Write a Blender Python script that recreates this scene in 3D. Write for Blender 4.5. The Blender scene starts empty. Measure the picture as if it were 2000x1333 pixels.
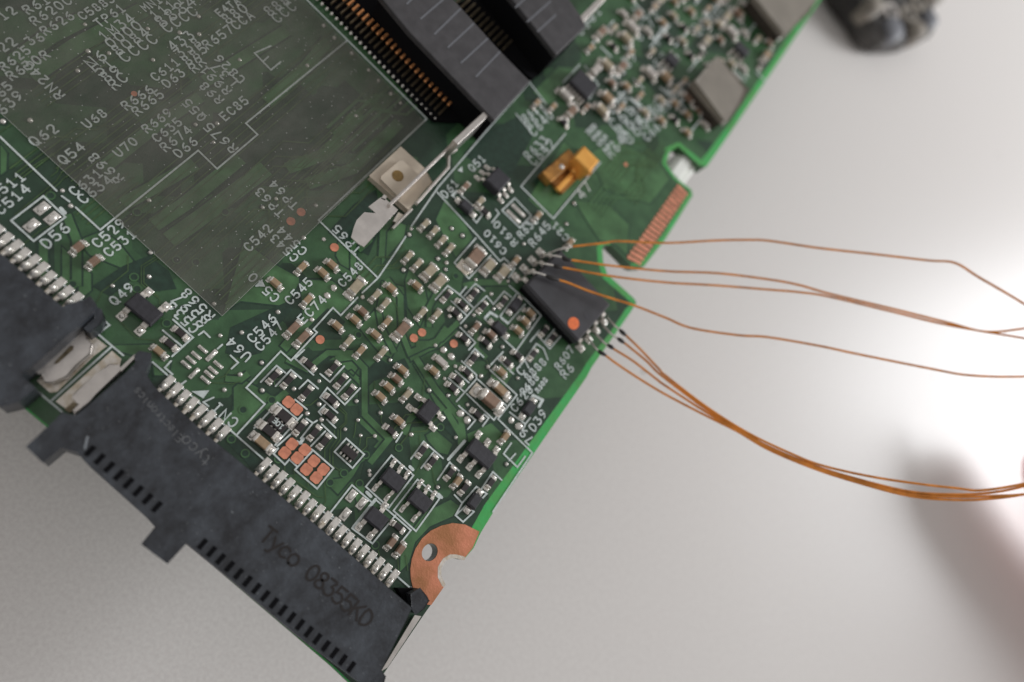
import bpy, math, random
from mathutils import Vector, Matrix
from mathutils.geometry import tessellate_polygon
rnd = random.Random(7)
S = bpy.context.scene; COL = S.collection
S.unit_settings.scale_length = 0.01          # one unit is a centimetre
# ------------------------------------------------------------------ camera
# The board's top face is z = 0, x and y run along its edges; the camera stands 6.15 cm above it.
W_, H_ = 2000.0, 1333.0
CX, CY = 1000.0, 666.5
HC = 6.15
va = Vector((7500-CX, -(6600-CY))); vb = Vector((2900-CX, -(-1800-CY)))
F = math.sqrt(-va.dot(vb))
ax = Vector((va.x, va.y, -F)).normalized(); ay = Vector((vb.x, vb.y, -F)).normalized(); az = ax.cross(ay)
R = Matrix((ax, ay, az))                     # camera vector -> world vector
CAMPOS = Vector((0, 0, HC))
def ray(px, py):
    return R @ Vector((px-CX, -(py-CY), -F))
def P(px, py, z=0.0):                        # photo measurement -> point of the plane at height z
    d = ray(px, py); t = (z-HC)/d.z
    return CAMPOS + d*t
def depth(p):
    return -(R.transposed() @ (p-CAMPOS)).z
cd = bpy.data.cameras.new('camera'); cam = bpy.data.objects.new('camera', cd); COL.objects.link(cam)
cam.matrix_world = Matrix.Translation(CAMPOS) @ R.to_4x4()
cd.sensor_width = 36; cd.lens = F/W_*36; cd.clip_start = .05; cd.clip_end = 2000
S.camera = cam
cd.dof.use_dof = True
cd.dof.focus_distance = depth(P(640, 760, .05))
cd.dof.aperture_fstop = cd.lens*0.001/0.16           # aperture 0.16 cm across
S.render.resolution_x = 1024; S.render.resolution_y = 682
S.view_settings.view_transform = 'Standard'; S.view_settings.look = 'None'
S.view_settings.exposure = .56; S.view_settings.gamma = 1
# ------------------------------------------------------------------ light
wd = bpy.data.worlds.new('World'); S.world = wd; wd.use_nodes = True
bg = wd.node_tree.nodes['Background']; bg.inputs[0].default_value = (1, .972, .965, 1); bg.inputs[1].default_value = .31
TZ = -1.5                                             # table top
def area(name, loc, target, sx, sy, power, col):
    ld = bpy.data.lights.new(name, 'AREA'); ld.shape = 'RECTANGLE'; ld.size = sx; ld.size_y = sy
    ld.energy = power; ld.color = col
    o = bpy.data.objects.new(name, ld); COL.objects.link(o); o.location = loc
    o.rotation_euler = (target-loc).to_track_quat('-Z', 'Y').to_euler(); return o
rp = P(1945, 850, TZ); rd = (rp-CAMPOS).normalized(); rd.z = -rd.z
WINPOS = rp + rd*30
area('window_light', WINPOS, P(1100, 600), 15, 13, 7000, (.95, .97, 1))

# ------------------------------------------------------------------ materials
def mat(name, col, rough=.5, metal=0, noise=0, nscale=20, bump=0, bscale=60, coat=0, spec=.5, col2=None, emi=None):
    m = bpy.data.materials.new(name); m.use_nodes = True; nt = m.node_tree
    b = nt.nodes['Principled BSDF']
    b.inputs['Base Color'].default_value = (*col, 1); b.inputs['Roughness'].default_value = rough
    b.inputs['Metallic'].default_value = metal; b.inputs['Coat Weight'].default_value = coat
    b.inputs['Specular IOR Level'].default_value = spec
    tc = nt.nodes.new('ShaderNodeTexCoord')
    if noise or col2:
        n = nt.nodes.new('ShaderNodeTexNoise'); n.inputs['Scale'].default_value = nscale; n.inputs['Detail'].default_value = 6
        nt.links.new(tc.outputs['Object'], n.inputs['Vector'])
        r = nt.nodes.new('ShaderNodeValToRGB')
        c2 = col2 or tuple(max(0, c*(1-noise)) for c in col); c1 = col if col2 else tuple(min(1, c*(1+noise)) for c in col)
        r.color_ramp.elements[0].position = .35; r.color_ramp.elements[1].position = .65
        r.color_ramp.elements[0].color = (*c2, 1); r.color_ramp.elements[1].color = (*c1, 1)
        nt.links.new(n.outputs['Fac'], r.inputs['Fac']); nt.links.new(r.outputs['Color'], b.inputs['Base Color'])
    if bump:
        n2 = nt.nodes.new('ShaderNodeTexNoise'); n2.inputs['Scale'].default_value = bscale; n2.inputs['Detail'].default_value = 4
        nt.links.new(tc.outputs['Object'], n2.inputs['Vector'])
        bp = nt.nodes.new('ShaderNodeBump'); bp.inputs['Strength'].default_value = bump; bp.inputs['Distance'].default_value = .01
        nt.links.new(n2.outputs['Fac'], bp.inputs['Height']); nt.links.new(bp.outputs['Normal'], b.inputs['Normal'])
    return m
M = {}
def solder_mask():
    m = bpy.data.materials.new('solder_mask'); m.use_nodes = True; nt = m.node_tree; N = nt.nodes; L = nt.links
    b = N['Principled BSDF']; tc = N.new('ShaderNodeTexCoord')
    mp = N.new('ShaderNodeMapping'); mp.inputs['Rotation'].default_value = (0, 0, math.radians(45)); L.new(tc.outputs['Object'], mp.inputs['Vector'])
    wn = N.new('ShaderNodeTexNoise'); wn.inputs['Scale'].default_value = 1.3
    L.new(tc.outputs['Object'], wn.inputs['Vector'])
    v = N.new('ShaderNodeTexVoronoi'); v.distance = 'CHEBYCHEV'; v.inputs['Scale'].default_value = 1.9
    L.new(mp.outputs[0], v.inputs['Vector'])
    bw = N.new('ShaderNodeRGBToBW'); L.new(v.outputs['Color'], bw.inputs[0])
    r = N.new('ShaderNodeValToRGB'); r.color_ramp.interpolation = 'LINEAR'
    e = r.color_ramp.elements; e[0].position = .40; e[0].color = (.024, .056, .032, 1); e[1].position = .43; e[1].color = (.047, .115, .050, 1)
    L.new(bw.outputs[0], r.inputs[0])
    n = N.new('ShaderNodeTexNoise'); n.inputs['Scale'].default_value = 7; n.inputs['Detail'].default_value = 8; L.new(tc.outputs['Object'], n.inputs['Vector'])
    mx = N.new('ShaderNodeMix'); mx.data_type = 'RGBA'; mx.blend_type = 'MULTIPLY'; mx.inputs[0].default_value = .55
    r2 = N.new('ShaderNodeValToRGB'); r2.color_ramp.elements[0].position = .3; r2.color_ramp.elements[0].color = (.45, .5, .5, 1); r2.color_ramp.elements[1].position = .7; r2.color_ramp.elements[1].color = (1.3, 1.3, 1.25, 1)
    L.new(n.outputs['Fac'], r2.inputs[0]); L.new(r.outputs[0], mx.inputs[6]); L.new(r2.outputs[0], mx.inputs[7])
    # light through copper-free laminate is painted as bright green in the border strip
    L.new(mx.outputs[2], b.inputs['Base Color'])
    b.inputs['Roughness'].default_value = .3
    n3 = N.new('ShaderNodeTexNoise'); n3.inputs['Scale'].default_value = 35; L.new(tc.outputs['Object'], n3.inputs['Vector'])
    bp = N.new('ShaderNodeBump'); bp.inputs['Strength'].default_value = .25; bp.inputs['Distance'].default_value = .01
    L.new(n3.outputs[0], bp.inputs['Height']); L.new(bp.outputs[0], b.inputs['Normal'])
    return m
M['mask'] = solder_mask()
M['edge'] = mat('bare_laminate_glow', (.045, .42, .10), .4, nscale=5, col2=(.085, .33, .08), bump=.3, bscale=30)
M['pour'] = mat('masked_copper', (.064, .150, .060), .28, noise=.25, nscale=6, bump=.2, bscale=40)
M['trace'] = mat('masked_trace', (.058, .112, .040), .3, noise=.3, nscale=9)
M['channel'] = mat('masked_gap', (.018, .046, .029), .3, noise=.2)
M['silk'] = mat('silkscreen_ink', (.58, .64, .62), .6, noise=.14, nscale=30)
M['copper'] = mat('bare_copper', (.70, .27, .165), .40, .25, noise=.18, nscale=14, bump=.25)
M['ring'] = mat('tarnished_copper', (.68, .255, .145), .40, .3, nscale=5, col2=(.40, .17, .07), bump=.35)
M['solder'] = mat('solder', (.72, .69, .64), .24, .62, noise=.12, nscale=30, bump=.45, bscale=45)
M['term'] = mat('tin_terminal', (.70, .66, .60), .30, .45, noise=.15, nscale=40, bump=.3)
M['padgold'] = mat('tinned_pad', (.80, .75, .68), .26, .5, nscale=18, col2=(.60, .52, .40), bump=.5, bscale=40)
M['cer1'] = mat('tan_ceramic', (.36, .25, .15), .6, noise=.15)
M['cer2'] = mat('brown_ceramic', (.25, .16, .11), .6, noise=.15)
M['cer3'] = mat('beige_ceramic', (.40, .34, .24), .6, noise=.12)
M['cerw'] = mat('pale_ceramic', (.50, .46, .42), .5, noise=.1)
M['res'] = mat('dark_resistor', (.030, .024, .024), .45, noise=.2)
M['blk'] = mat('black_epoxy', (.032, .031, .037), .5, noise=.22, nscale=25, bump=.25, bscale=90)
M['chip'] = mat('chip_epoxy', (.042, .041, .047), .5, nscale=6, col2=(.028, .027, .030), bump=.2, bscale=120)
def housing():
    m = mat('scuffed_black_plastic', (.04, .04, .046), .42, bump=.35, bscale=45)
    nt = m.node_tree; N = nt.nodes; L = nt.links; b = N['Principled BSDF']; tc = N['Texture Coordinate']
    n = N.new('ShaderNodeTexNoise'); n.inputs['Scale'].default_value = 5; n.inputs['Detail'].default_value = 9; n.inputs['Roughness'].default_value = .72; n.inputs['Distortion'].default_value = .15
    mp = N.new('ShaderNodeMapping'); mp.inputs['Scale'].default_value = (1.0, .75, 1); mp.inputs['Rotation'].default_value = (0, 0, .35)
    L.new(tc.outputs['Object'], mp.inputs[0]); L.new(mp.outputs[0], n.inputs['Vector'])
    r = N.new('ShaderNodeValToRGB'); e = r.color_ramp.elements
    e[0].position = .36; e[0].color = (.014, .015, .018, 1); e[1].position = .66; e[1].color = (.058, .066, .078, 1)
    L.new(n.outputs['Fac'], r.inputs[0])
    n2 = N.new('ShaderNodeTexNoise'); n2.inputs['Scale'].default_value = 45; n2.inputs['Detail'].default_value = 3
    L.new(tc.outputs['Object'], n2.inputs['Vector'])
    r2 = N.new('ShaderNodeValToRGB'); r2.color_ramp.elements[0].position = .68; r2.color_ramp.elements[0].color = (0, 0, 0, 1); r2.color_ramp.elements[1].position = .76; r2.color_ramp.elements[1].color = (.20, .21, .21, 1)
    L.new(n2.outputs['Fac'], r2.inputs[0])
    mx = N.new('ShaderNodeMix'); mx.data_type = 'RGBA'; mx.blend_type = 'ADD'; mx.inputs[0].default_value = .55
    L.new(r.outputs[0], mx.inputs[6]); L.new(r2.outputs[0], mx.inputs[7]); L.new(mx.outputs[2], b.inputs['Base Color'])
    return m
M['house'] = housing()
M['socket'] = mat('dark_grey_plastic', (.058, .055, .058), .5, noise=.15, nscale=10, bump=.2, bscale=80)
M['black'] = mat('black_plastic_and_shade', (.005, .005, .006), .9, spec=.1)  # black plastic parts, and black put in for shade in gaps
M['steel'] = mat('stamped_steel', (.66, .62, .58), .30, .85, noise=.1, nscale=9, bump=.15)
M['leg'] = mat('tarnished_leg', (.16, .13, .085), .4, .8, noise=.3)
M['contact'] = mat('copper_contact', (.80, .36, .14), .32, .6, noise=.2)
M['gold'] = mat('gold_plating', (.92, .48, .11), .4, .4, nscale=8, col2=(.80, .38, .08))
M['gold2'] = mat('dark_gold', (.58, .28, .07), .33, .5, nscale=9, col2=(.22, .10, .03))
M['beige'] = mat('cream_plastic', (.56, .48, .38), .5, noise=.08, nscale=8)
M['amber'] = mat('amber_plunger', (.20, .12, .03), .4, noise=.2, nscale=40)
M['white'] = mat('white_plastic', (.82, .84, .78), .35)
M['grey'] = mat('ferrite_grey', (.23, .205, .17), .6, noise=.08, nscale=5)
M['wire'] = mat('enamelled_copper', (.72, .27, .05), .22, .45, noise=.25, nscale=7)
M['char'] = mat('burnt_enamel', (.012, .010, .009), .5)
M['orange'] = mat('orange_paint', (.80, .17, .045), .6, noise=.08, nscale=30)
M['stamp'] = mat('black_ink', (.012, .008, .007), .7)
M['rib'] = mat('pale_rib', (.15, .155, .17), .5)  # paler grey than the socket plastic
M['emboss'] = mat('moulded_letter', (.13, .135, .14), .45)
M['scrape'] = mat('scratch', (.22, .24, .26), .5)
def film():
    m = bpy.data.materials.new('smoky_film'); m.use_nodes = True; nt = m.node_tree; N = nt.nodes; L = nt.links
    b = N['Principled BSDF']; out = N['Material Output']; tc = N.new('ShaderNodeTexCoord')
    b.inputs['Base Color'].default_value = (.205, .195, .172, 1); b.inputs['Roughness'].default_value = .42
    t = N.new('ShaderNodeBsdfTransparent'); t.inputs[0].default_value = (.86, .86, .84, 1)
    n = N.new('ShaderNodeTexNoise'); n.inputs['Scale'].default_value = 1.6; n.inputs['Detail'].default_value = 7; n.inputs['Roughness'].default_value = .65
    mp = N.new('ShaderNodeMapping'); mp.inputs['Scale'].default_value = (1.3, .8, 1); L.new(tc.outputs['Object'], mp.inputs[0]); L.new(mp.outputs[0], n.inputs['Vector'])
    r = N.new('ShaderNodeMapRange'); r.inputs[1].default_value = .3; r.inputs[2].default_value = .7; r.inputs[3].default_value = .14; r.inputs[4].default_value = .48
    L.new(n.outputs[0], r.inputs[0])
    g = N.new('ShaderNodeTexNoise'); g.inputs['Scale'].default_value = 90; g.inputs['Detail'].default_value = 2; L.new(tc.outputs['Object'], g.inputs['Vector'])
    bp = N.new('ShaderNodeBump'); bp.inputs['Strength'].default_value = .35; bp.inputs['Distance'].default_value = .01; L.new(g.outputs[0], bp.inputs['Height']); L.new(bp.outputs[0], b.inputs['Normal'])
    # dust specks
    v = N.new('ShaderNodeTexVoronoi'); v.inputs['Scale'].default_value = 22; L.new(tc.outputs['Object'], v.inputs['Vector'])
    lt = N.new('ShaderNodeMath'); lt.operation = 'LESS_THAN'; lt.inputs[1].default_value = .10; L.new(v.outputs['Distance'], lt.inputs[0])
    mc = N.new('ShaderNodeMix'); mc.data_type = 'RGBA'; mc.inputs[6].default_value = (.205, .195, .172, 1); mc.inputs[7].default_value = (.40, .40, .38, 1)
    L.new(lt.outputs[0], mc.inputs[0]); L.new(mc.outputs[2], b.inputs['Base Color'])
    ad = N.new('ShaderNodeMath'); ad.operation = 'MAXIMUM'; L.new(r.outputs[0], ad.inputs[0]); 
    ml = N.new('ShaderNodeMath'); ml.operation = 'MULTIPLY'; ml.inputs[1].default_value = .7; L.new(lt.outputs[0], ml.inputs[0]); L.new(ml.outputs[0], ad.inputs[1])
    mx = N.new('ShaderNodeMixShader'); L.new(ad.outputs[0], mx.inputs[0]); L.new(t.outputs[0], mx.inputs[1]); L.new(b.outputs[0], mx.inputs[2]); L.new(mx.outputs[0], out.inputs['Surface'])
    return m
M['film'] = film()
M['filmedge'] = mat('film_cut_edge', (.30, .31, .28), .4)
def table_mat():
    m = mat('white_laminate', (.70, .665, .63), .33, bump=.05, bscale=8, spec=.26)
    nt = m.node_tree; N = nt.nodes; L = nt.links; b = N['Principled BSDF']; tc = N['Texture Coordinate']
    n = N.new('ShaderNodeTexNoise'); n.inputs['Scale'].default_value = 28; n.inputs['Detail'].default_value = 6; L.new(tc.outputs['Object'], n.inputs['Vector'])
    r = N.new('ShaderNodeValToRGB'); r.color_ramp.elements[0].position = .3; r.color_ramp.elements[0].color = (.62, .59, .565, 1)
    r.color_ramp.elements[1].position = .7; r.color_ramp.elements[1].color = (.70, .675, .645, 1); L.new(n.outputs[0], r.inputs[0])
    v = N.new('ShaderNodeTexVoronoi'); v.inputs['Scale'].default_value = 1.1; L.new(tc.outputs['Object'], v.inputs['Vector'])
    lt = N.new('ShaderNodeMath'); lt.operation = 'LESS_THAN'; lt.inputs[1].default_value = .022; L.new(v.outputs['Distance'], lt.inputs[0])
    mx = N.new('ShaderNodeMix'); mx.data_type = 'RGBA'; mx.inputs[7].default_value = (.16, .14, .12, 1); L.new(lt.outputs[0], mx.inputs[0]); L.new(r.outputs[0], mx.inputs[6]); L.new(mx.outputs[2], b.inputs['Base Color'])
    return m
M['table'] = table_mat()
M['coil'] = mat('dark_coil', (.045, .034, .026), .6, noise=.4)
M['plug'] = mat('scuffed_rubber', (.07, .065, .06), .6, nscale=2.5, col2=(.008, .007, .006), bump=.4, bscale=6)
M['skin'] = mat('skin', (.88, .36, .33), .5, noise=.12, nscale=4, bump=.3, bscale=12)
M['nail'] = mat('finger_nail', (.55, .33, .28), .3)

# ------------------------------------------------------------------ mesh helpers
class MB:
    def __init__(s): s.v = []; s.f = []
    def add(s, v, f):
        o = len(s.v); s.v += [tuple(p) for p in v]; s.f += [tuple(i+o for i in q) for q in f]
    def box(s, cx, cy, z0, z1, sx, sy, ch=0.0, rot=0.0):
        # box with chamfered top edge ch
        hx, hy = sx/2, sy/2; c, sn = math.cos(rot), math.sin(rot)
        def ringp(ix, iy, z): return [(cx+(x*c-y*sn), cy+(x*sn+y*c), z) for x, y in ((-ix, -iy), (ix, -iy), (ix, iy), (-ix, iy))]
        rings = [ringp(hx, hy, z0), ringp(hx, hy, z1-ch)] + ([ringp(hx-ch, hy-ch, z1)] if ch else [])
        v = [p for r_ in rings for p in r_]; f = [(3, 2, 1, 0)]
        for k in range(len(rings)-1):
            for i in range(4):
                j = (i+1) % 4; f.append((k*4+i, k*4+j, k*4+4+j, k*4+4+i))
        n = (len(rings)-1)*4; f.append((n, n+1, n+2, n+3)); s.add(v, f)
    def rbox(s, cx, cy, cz, sx, sy, sz, r):
        # box rounded on every edge (two-step), for terminals
        hx, hy, hz = sx/2, sy/2, sz/2; v = []; f = []
        zs = [(-hz, r), (-hz+r*.3, r*.3), (-hz+r, 0), (hz-r, 0), (hz-r*.3, r*.3), (hz, r)]
        for z, ins in zs:
            X, Y = hx-ins, hy-ins; q = r*.55
            v += [(cx+a, cy+b, cz+z) for a, b in ((-X+q, -Y), (X-q, -Y), (X, -Y+q), (X, Y-q), (X-q, Y), (-X+q, Y), (-X, Y-q), (-X, -Y+q))]
        for k in range(len(zs)-1):
            for i in range(8):
                j = (i+1) % 8; f.append((k*8+i, k*8+j, k*8+8+j, k*8+8+i))
        f.append(tuple(range(7, -1, -1))); n = (len(zs)-1)*8; f.append(tuple(range(n, n+8))); s.add(v, f)
    def dome(s, cx, cy, z0, rx, ry, h, n=10, rings=3):
        v = []; f = []
        for k in range(rings):
            a = k/rings*math.pi/2
            v += [(cx+rx*math.cos(a)*math.cos(t*2*math.pi/n), cy+ry*math.cos(a)*math.sin(t*2*math.pi/n), z0+h*math.sin(a)) for t in range(n)]
        v.append((cx, cy, z0+h))
        for k in range(rings-1):
            for i in range(n): j = (i+1) % n; f.append((k*n+i, k*n+j, k*n+n+j, k*n+n+i))
        b = (rings-1)*n
        for i in range(n): f.append((b+i, b+(i+1) % n, len(v)-1))
        s.add(v, f)
    def disc(s, cx, cy, z0, z1, r, n=20):
        v = [(cx+r*math.cos(i*2*math.pi/n), cy+r*math.sin(i*2*math.pi/n), z) for z in (z0, z1) for i in range(n)]
        f = [(i, (i+1) % n, n+(i+1) % n, n+i) for i in range(n)] + [tuple(range(n, 2*n))]; s.add(v, f)
    def prism(s, pts, z0, z1, holes=()):
        loops = [[Vector((p[0], p[1], 0)) for p in pts]] + [[Vector((p[0], p[1], 0)) for p in h] for h in holes]
        flat = [p for l in loops for p in l]; n = len(flat)
        tri = tessellate_polygon(loops)
        v = [(p.x, p.y, z1) for p in flat] + [(p.x, p.y, z0) for p in flat]; f = []
        for t in tri:
            a, b, c = (flat[i] for i in t)
            t = tuple(t) if (b-a).cross(c-a).z > 0 else tuple(reversed(t))
            f.append(t); f.append(tuple(i+n for i in reversed(t)))
        o = 0
        for l in loops:
            for i in range(len(l)): j = (i+1) % len(l); f.append((o+i, o+i+n, o+j+n, o+j))
            o += len(l)
        s.add(v, f)
    def strip(s, pts, w, z, closed=False, caps=True):
        # flat mitred line along pts (2-D)
        p = [Vector((q[0], q[1])) for q in pts]; n = len(p); L = []; Rr = []
        if n < 2: return
        for i in range(n):
            a = p[i-1] if (i or closed) else None; c = p[(i+1) % n] if (i < n-1 or closed) else None
            d1 = (p[i]-a).normalized() if a is not None and (p[i]-a).length > 1e-9 else None
            d2 = (c-p[i]).normalized() if c is not None and (c-p[i]).length > 1e-9 else None
            if d1 is None: d1 = d2
            if d2 is None: d2 = d1
            n1 = Vector((-d1.y, d1.x)); n2 = Vector((-d2.y, d2.x)); m = (n1+n2)
            if m.length < .35: m = n1
            m.normalize(); k = min(1.8, 1/max(.3, m.dot(n1)))
            L.append(p[i]+m*w/2*k); Rr.append(p[i]-m*w/2*k)
        v = [(q.x, q.y, z) for q in L] + [(q.x, q.y, z) for q in Rr]; f = []
        for i in range(n if closed else n-1):
            j = (i+1) % n; f.append((n+i, n+j, j, i))
        if caps and not closed:
            for e, nb in ((0, 1), (n-1, n-2)):
                d = (p[e]-p[nb]).normalized(); nn = Vector((-d.y, d.x)); arc = []
                for k in range(1, 4):
                    t = math.pi*k/4; q = p[e]+nn*math.cos(t)*w/2+d*math.sin(t)*w/2; v.append((q.x, q.y, z)); arc.append(len(v)-1)
                a, b = (e, n+e) if e else (n+e, e)
                f.append(tuple([a] + arc + [b])[::-1] if True else ())
        s.add(v, f)
    def mesh(s, name, smooth=False):
        me = bpy.data.meshes.new(name); me.from_pydata(s.v, [], s.f); me.update()
        if smooth:
            for q in me.polygons: q.use_smooth = True
        return me
def link(name, me, m, parent=None, loc=(0, 0, 0), rz=0, scale=None):
    o = bpy.data.objects.new(name, me); COL.objects.link(o)
    if m and not me.materials: me.materials.append(m)
    o.location = loc; o.rotation_euler = (0, 0, rz); o.parent = parent
    if scale: o.scale = scale
    return o
def build(mb, name, m, parent=None, smooth=False):
    return link(name, mb.mesh(name, smooth), m, parent)
def tag(o, label=None, cat=None, group=None, kind=None):
    if label: o['label'] = label
    if cat: o['category'] = cat
    if group: o['group'] = group
    if kind: o['kind'] = kind
    return o
def tube(path, rad, n=8):
    mb = MB(); up = Vector((0, 0, 1)); v = []; f = []; m = len(path)
    for i, p in enumerate(path):
        d = (path[min(i+1, m-1)]-path[max(i-1, 0)]).normalized(); u = d.cross(up).normalized(); w = u.cross(d)
        r = rad[i] if isinstance(rad, list) else rad
        v += [tuple(p+u*r*math.cos(t*2*math.pi/n)+w*r*math.sin(t*2*math.pi/n)) for t in range(n)]
    for k in range(m-1):
        for i in range(n): j = (i+1) % n; f.append((k*n+i, k*n+n+i, k*n+n+j, k*n+j))
    f.append(tuple(range(n))); f.append(tuple(range((m-1)*n, m*n))[::-1]); mb.add(v, f); return mb
def catmull(pts, sub=8):
    q = [pts[0]*2-pts[1]] + pts + [pts[-1]*2-pts[-2]]; out = []
    for i in range(1, len(q)-2):
        a, b, c, d = q[i-1], q[i], q[i+1], q[i+2]
        for k in range(sub):
            t = k/sub; out.append(.5*((2*b)+(c-a)*t+(2*a-5*b+4*c-d)*t*t+(3*b-a-3*c+d)*t**3))
    out.append(pts[-1]); return out

# ------------------------------------------------------------------ setting
tb = MB(); tb.box(10, 10, TZ-2.5, TZ, 170, 130, .2)
tag(build(tb, 'table', M['table']), kind='structure')

# ------------------------------------------------------------------ the board
board = bpy.data.objects.new('circuit_board', None); COL.objects.link(board)
tag(board, 'green circuit board crowded with tiny parts, white lettering and black connectors', 'circuit board')
TH = .13
OUT = [(37, 789), (400, 1092), (588, 1252), (648, 1303), (700, 1352), (732, 1345), (747, 1320), (832, 1195), (869, 1144), (862, 1125), (862, 1110), (869, 1097), (880, 1090), (890, 1090), (905, 1094), (925, 1071),
 (939, 1041), (964, 1000), (1145, 738), (1156, 717), (1200, 655), (1231, 611), (1243, 592), (1238, 583), (1186, 536), (1178, 512), (1176, 486), (1180, 479), (1193, 479), (1232, 519), (1240, 522), (1258, 521), (1300, 467), (1353, 382),
 (1350, 371), (1319, 347), (1303, 325), (1301, 312), (1307, 298), (1325, 286), (1366, 323), (1373, 329), (1380, 326), (1433, 250), (1604, -2), (1760, -240), (700, -900), (-700, 0), (-260, 540)]
outp = [P(x, y) for x, y in OUT]
hc = P(839, 1079); hole = [(hc.x+.062*math.cos(-t*math.pi/12), hc.y+.070*math.sin(-t*math.pi/12)) for t in range(24)]
b1 = MB(); b1.prism([(p.x, p.y) for p in outp], -TH, 0, [hole])
sub = build(b1, 'laminate', M['mask'], board)
# bare, copper-free border on right-hand edges, painted bright for light shining through it
def border(pix, w, z=.0006):
    mb = MB(); pts = [P(*q) for q in pix]; n = len(pts); v = []; f = []
    for i, p in enumerate(pts):
        a = pts[max(i-1, 0)]; b = pts[min(i+1, n-1)]; d = (b-a).normalized(); nn = Vector((-d.y, d.x, 0))   # inward is to the left of travel
        v += [(p.x, p.y, z), (p.x+nn.x*w[i], p.y+nn.y*w[i], z)]
    for i in range(n-1): f.append((2*i, 2*i+2, 2*i+3, 2*i+1))
    mb.add(v, f); return build(mb, 'bare_border', M['edge'], board)
border([(906, 1093), (925, 1071), (939, 1041), (964, 1000), (1145, 738), (1156, 717), (1200, 655), (1231, 611), (1243, 592)], [.03, .06, .09, .10, .07, .065, .05, .06, .02])
border([(1241, 588), (1238, 583), (1186, 536), (1178, 512), (1176, 486), (1180, 479), (1193, 479)], [.05, .06, .07, .06, .06, .05, .03], .0009)
border([(1232, 519), (1258, 521), (1300, 467), (1353, 382), (1350, 371), (1319, 347), (1301, 320), (1307, 298), (1325, 286), (1366, 323), (1380, 326), (1433, 250), (1604, -2), (1760, -240)], [.02, .05, .05, .05, .03, .03, .05, .06, .05, .07, .09, .07, .08, .08])
border([(-260, 540), (37, 789), (400, 1092), (648, 1303), (700, 1352)], [.012]*5)
for (x, y, sx, sy) in ((-1.5, 3.4, 2.4, 1.2), (.9, 5.0, .8, .8), (-.6, 1.5, 1.0, .8)):
    m_ = MB(); m_.box(x, y, TZ, -TH, sx, sy, 0); build(m_, 'underside_socket', M['socket'], board)

# copper pours and dark gaps under the mask
def poly(name, pix, m, z, parent=board, z0=None):
    mb = MB(); pts = [P(x, y) for x, y in pix]
    mb.prism([(p.x, p.y) for p in pts], z-.0004 if z0 is None else z0, z); return build(mb, name, m, parent)
POURS = [
 [(686,722),(708,742),(712,815),(758,856),(748,880),(706,905),(692,930),(660,968),(640,948),(652,935),(668,933),(700,905),(738,862),(702,828),(700,752),(676,728)],
 [(455,757),(475,740),(520,765),(535,775),(520,800),(460,855),(425,822),(455,800)],
 [(585,545),(650,548),(700,590),(660,616),(640,604),(600,644),(560,690),(545,676),(590,620)],
 [(745,548),(790,560),(795,640),(765,700),(740,690),(715,660),(700,640),(735,600)],
 [(800,520),(830,560),(838,600),(820,640),(795,600),(790,548)],
 [(640,705),(660,690),(690,700),(700,720),(690,735),(655,705)],
 [(795,690),(850,665),(890,640),(896,648),(860,680),(838,688),(802,708)],
 [(815,700),(840,745),(890,800),(895,830),(880,840),(850,790),(824,742),(806,712)],
 [(830,850),(850,838),(885,868),(875,890),(855,885),(835,862)],
 [(905,850),(960,825),(985,850),(960,900),(925,880)],
 [(150,470),(200,450),(230,470),(262,510),(250,530),(175,500)],
 [(80,475),(96,475),(96,525),(80,525)], [(120,480),(148,505),(148,575),(120,560)], [(152,510),(180,535),(180,568),(160,585),(152,575)],
 [(0,280),(16,300),(14,335),(0,345)], [(190,675),(300,672),(335,705),(330,735),(300,735),(296,706),(240,690)],
 [(475,470),(545,520),(590,545),(560,600),(470,590),(436,612)],
 [(660,470),(716,520),(735,546),(706,572),(690,540),(670,530),(655,500)],
 [(745,440),(770,430),(795,440),(790,465),(760,500),(745,520)],
 [(870,385),(905,430),(925,465),(890,505),(870,470),(850,430)],
 [(1000,560),(985,545),(960,550),(940,545),(905,560),(930,550)],
 [(1030,390),(1075,430),(1100,400),(1160,330),(1130,300),(1100,275)],
 [(1120,390),(1190,400),(1230,440),(1225,500),(1200,478),(1170,470),(1150,440)],
 [(1150,300),(1200,270),(1290,320),(1310,350),(1270,400),(1180,370)],
 [(1040,180),(1090,130),(1130,135),(1095,170),(1080,215)],
 [(985,700),(1010,720),(985,760),(955,735)], [(700,940),(715,952),(700,1000),(690,960)],
 [(782,1060),(800,1040),(830,1000),(880,975),(900,990),(885,1010),(840,1030),(812,1060),(800,1100),(780,1120)],
]
for i, q in enumerate(POURS):
    poly('copper_pour', q, M['pour'], .0010+.00002*i)
    mb = MB(); mb.strip([P(*t) for t in q], .012, .0016+.00002*i, closed=True); build(mb, 'pour_clearance', M['channel'], board)
DARK = [[(940,330),(905,300),(945,262),(1010,228),(1040,268),(1000,340),(975,360)], [(450,640),(560,590),(575,600),(540,640),(510,690),(470,700),(440,690)], [(700,740),(740,700),(760,712),(790,700),(800,720),(760,735),(730,745),(715,760)],
 [(180,560),(240,520),(290,500),(330,530),(345,565),(300,570),(260,545),(215,580)], [(640,455),(690,400),(735,370),(745,440),(720,500)], [(875,800),(900,815),(885,855),(860,830)],
 [(480,880),(520,915),(500,925),(440,860),(450,850)], [(720,870),(775,890),(765,900),(730,950),(700,950)], [(905,540),(950,560),(925,600),(900,575)]]
for i, q in enumerate(DARK): poly('masked_gap', q, M['channel'], .0020+.00002*i)
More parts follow.
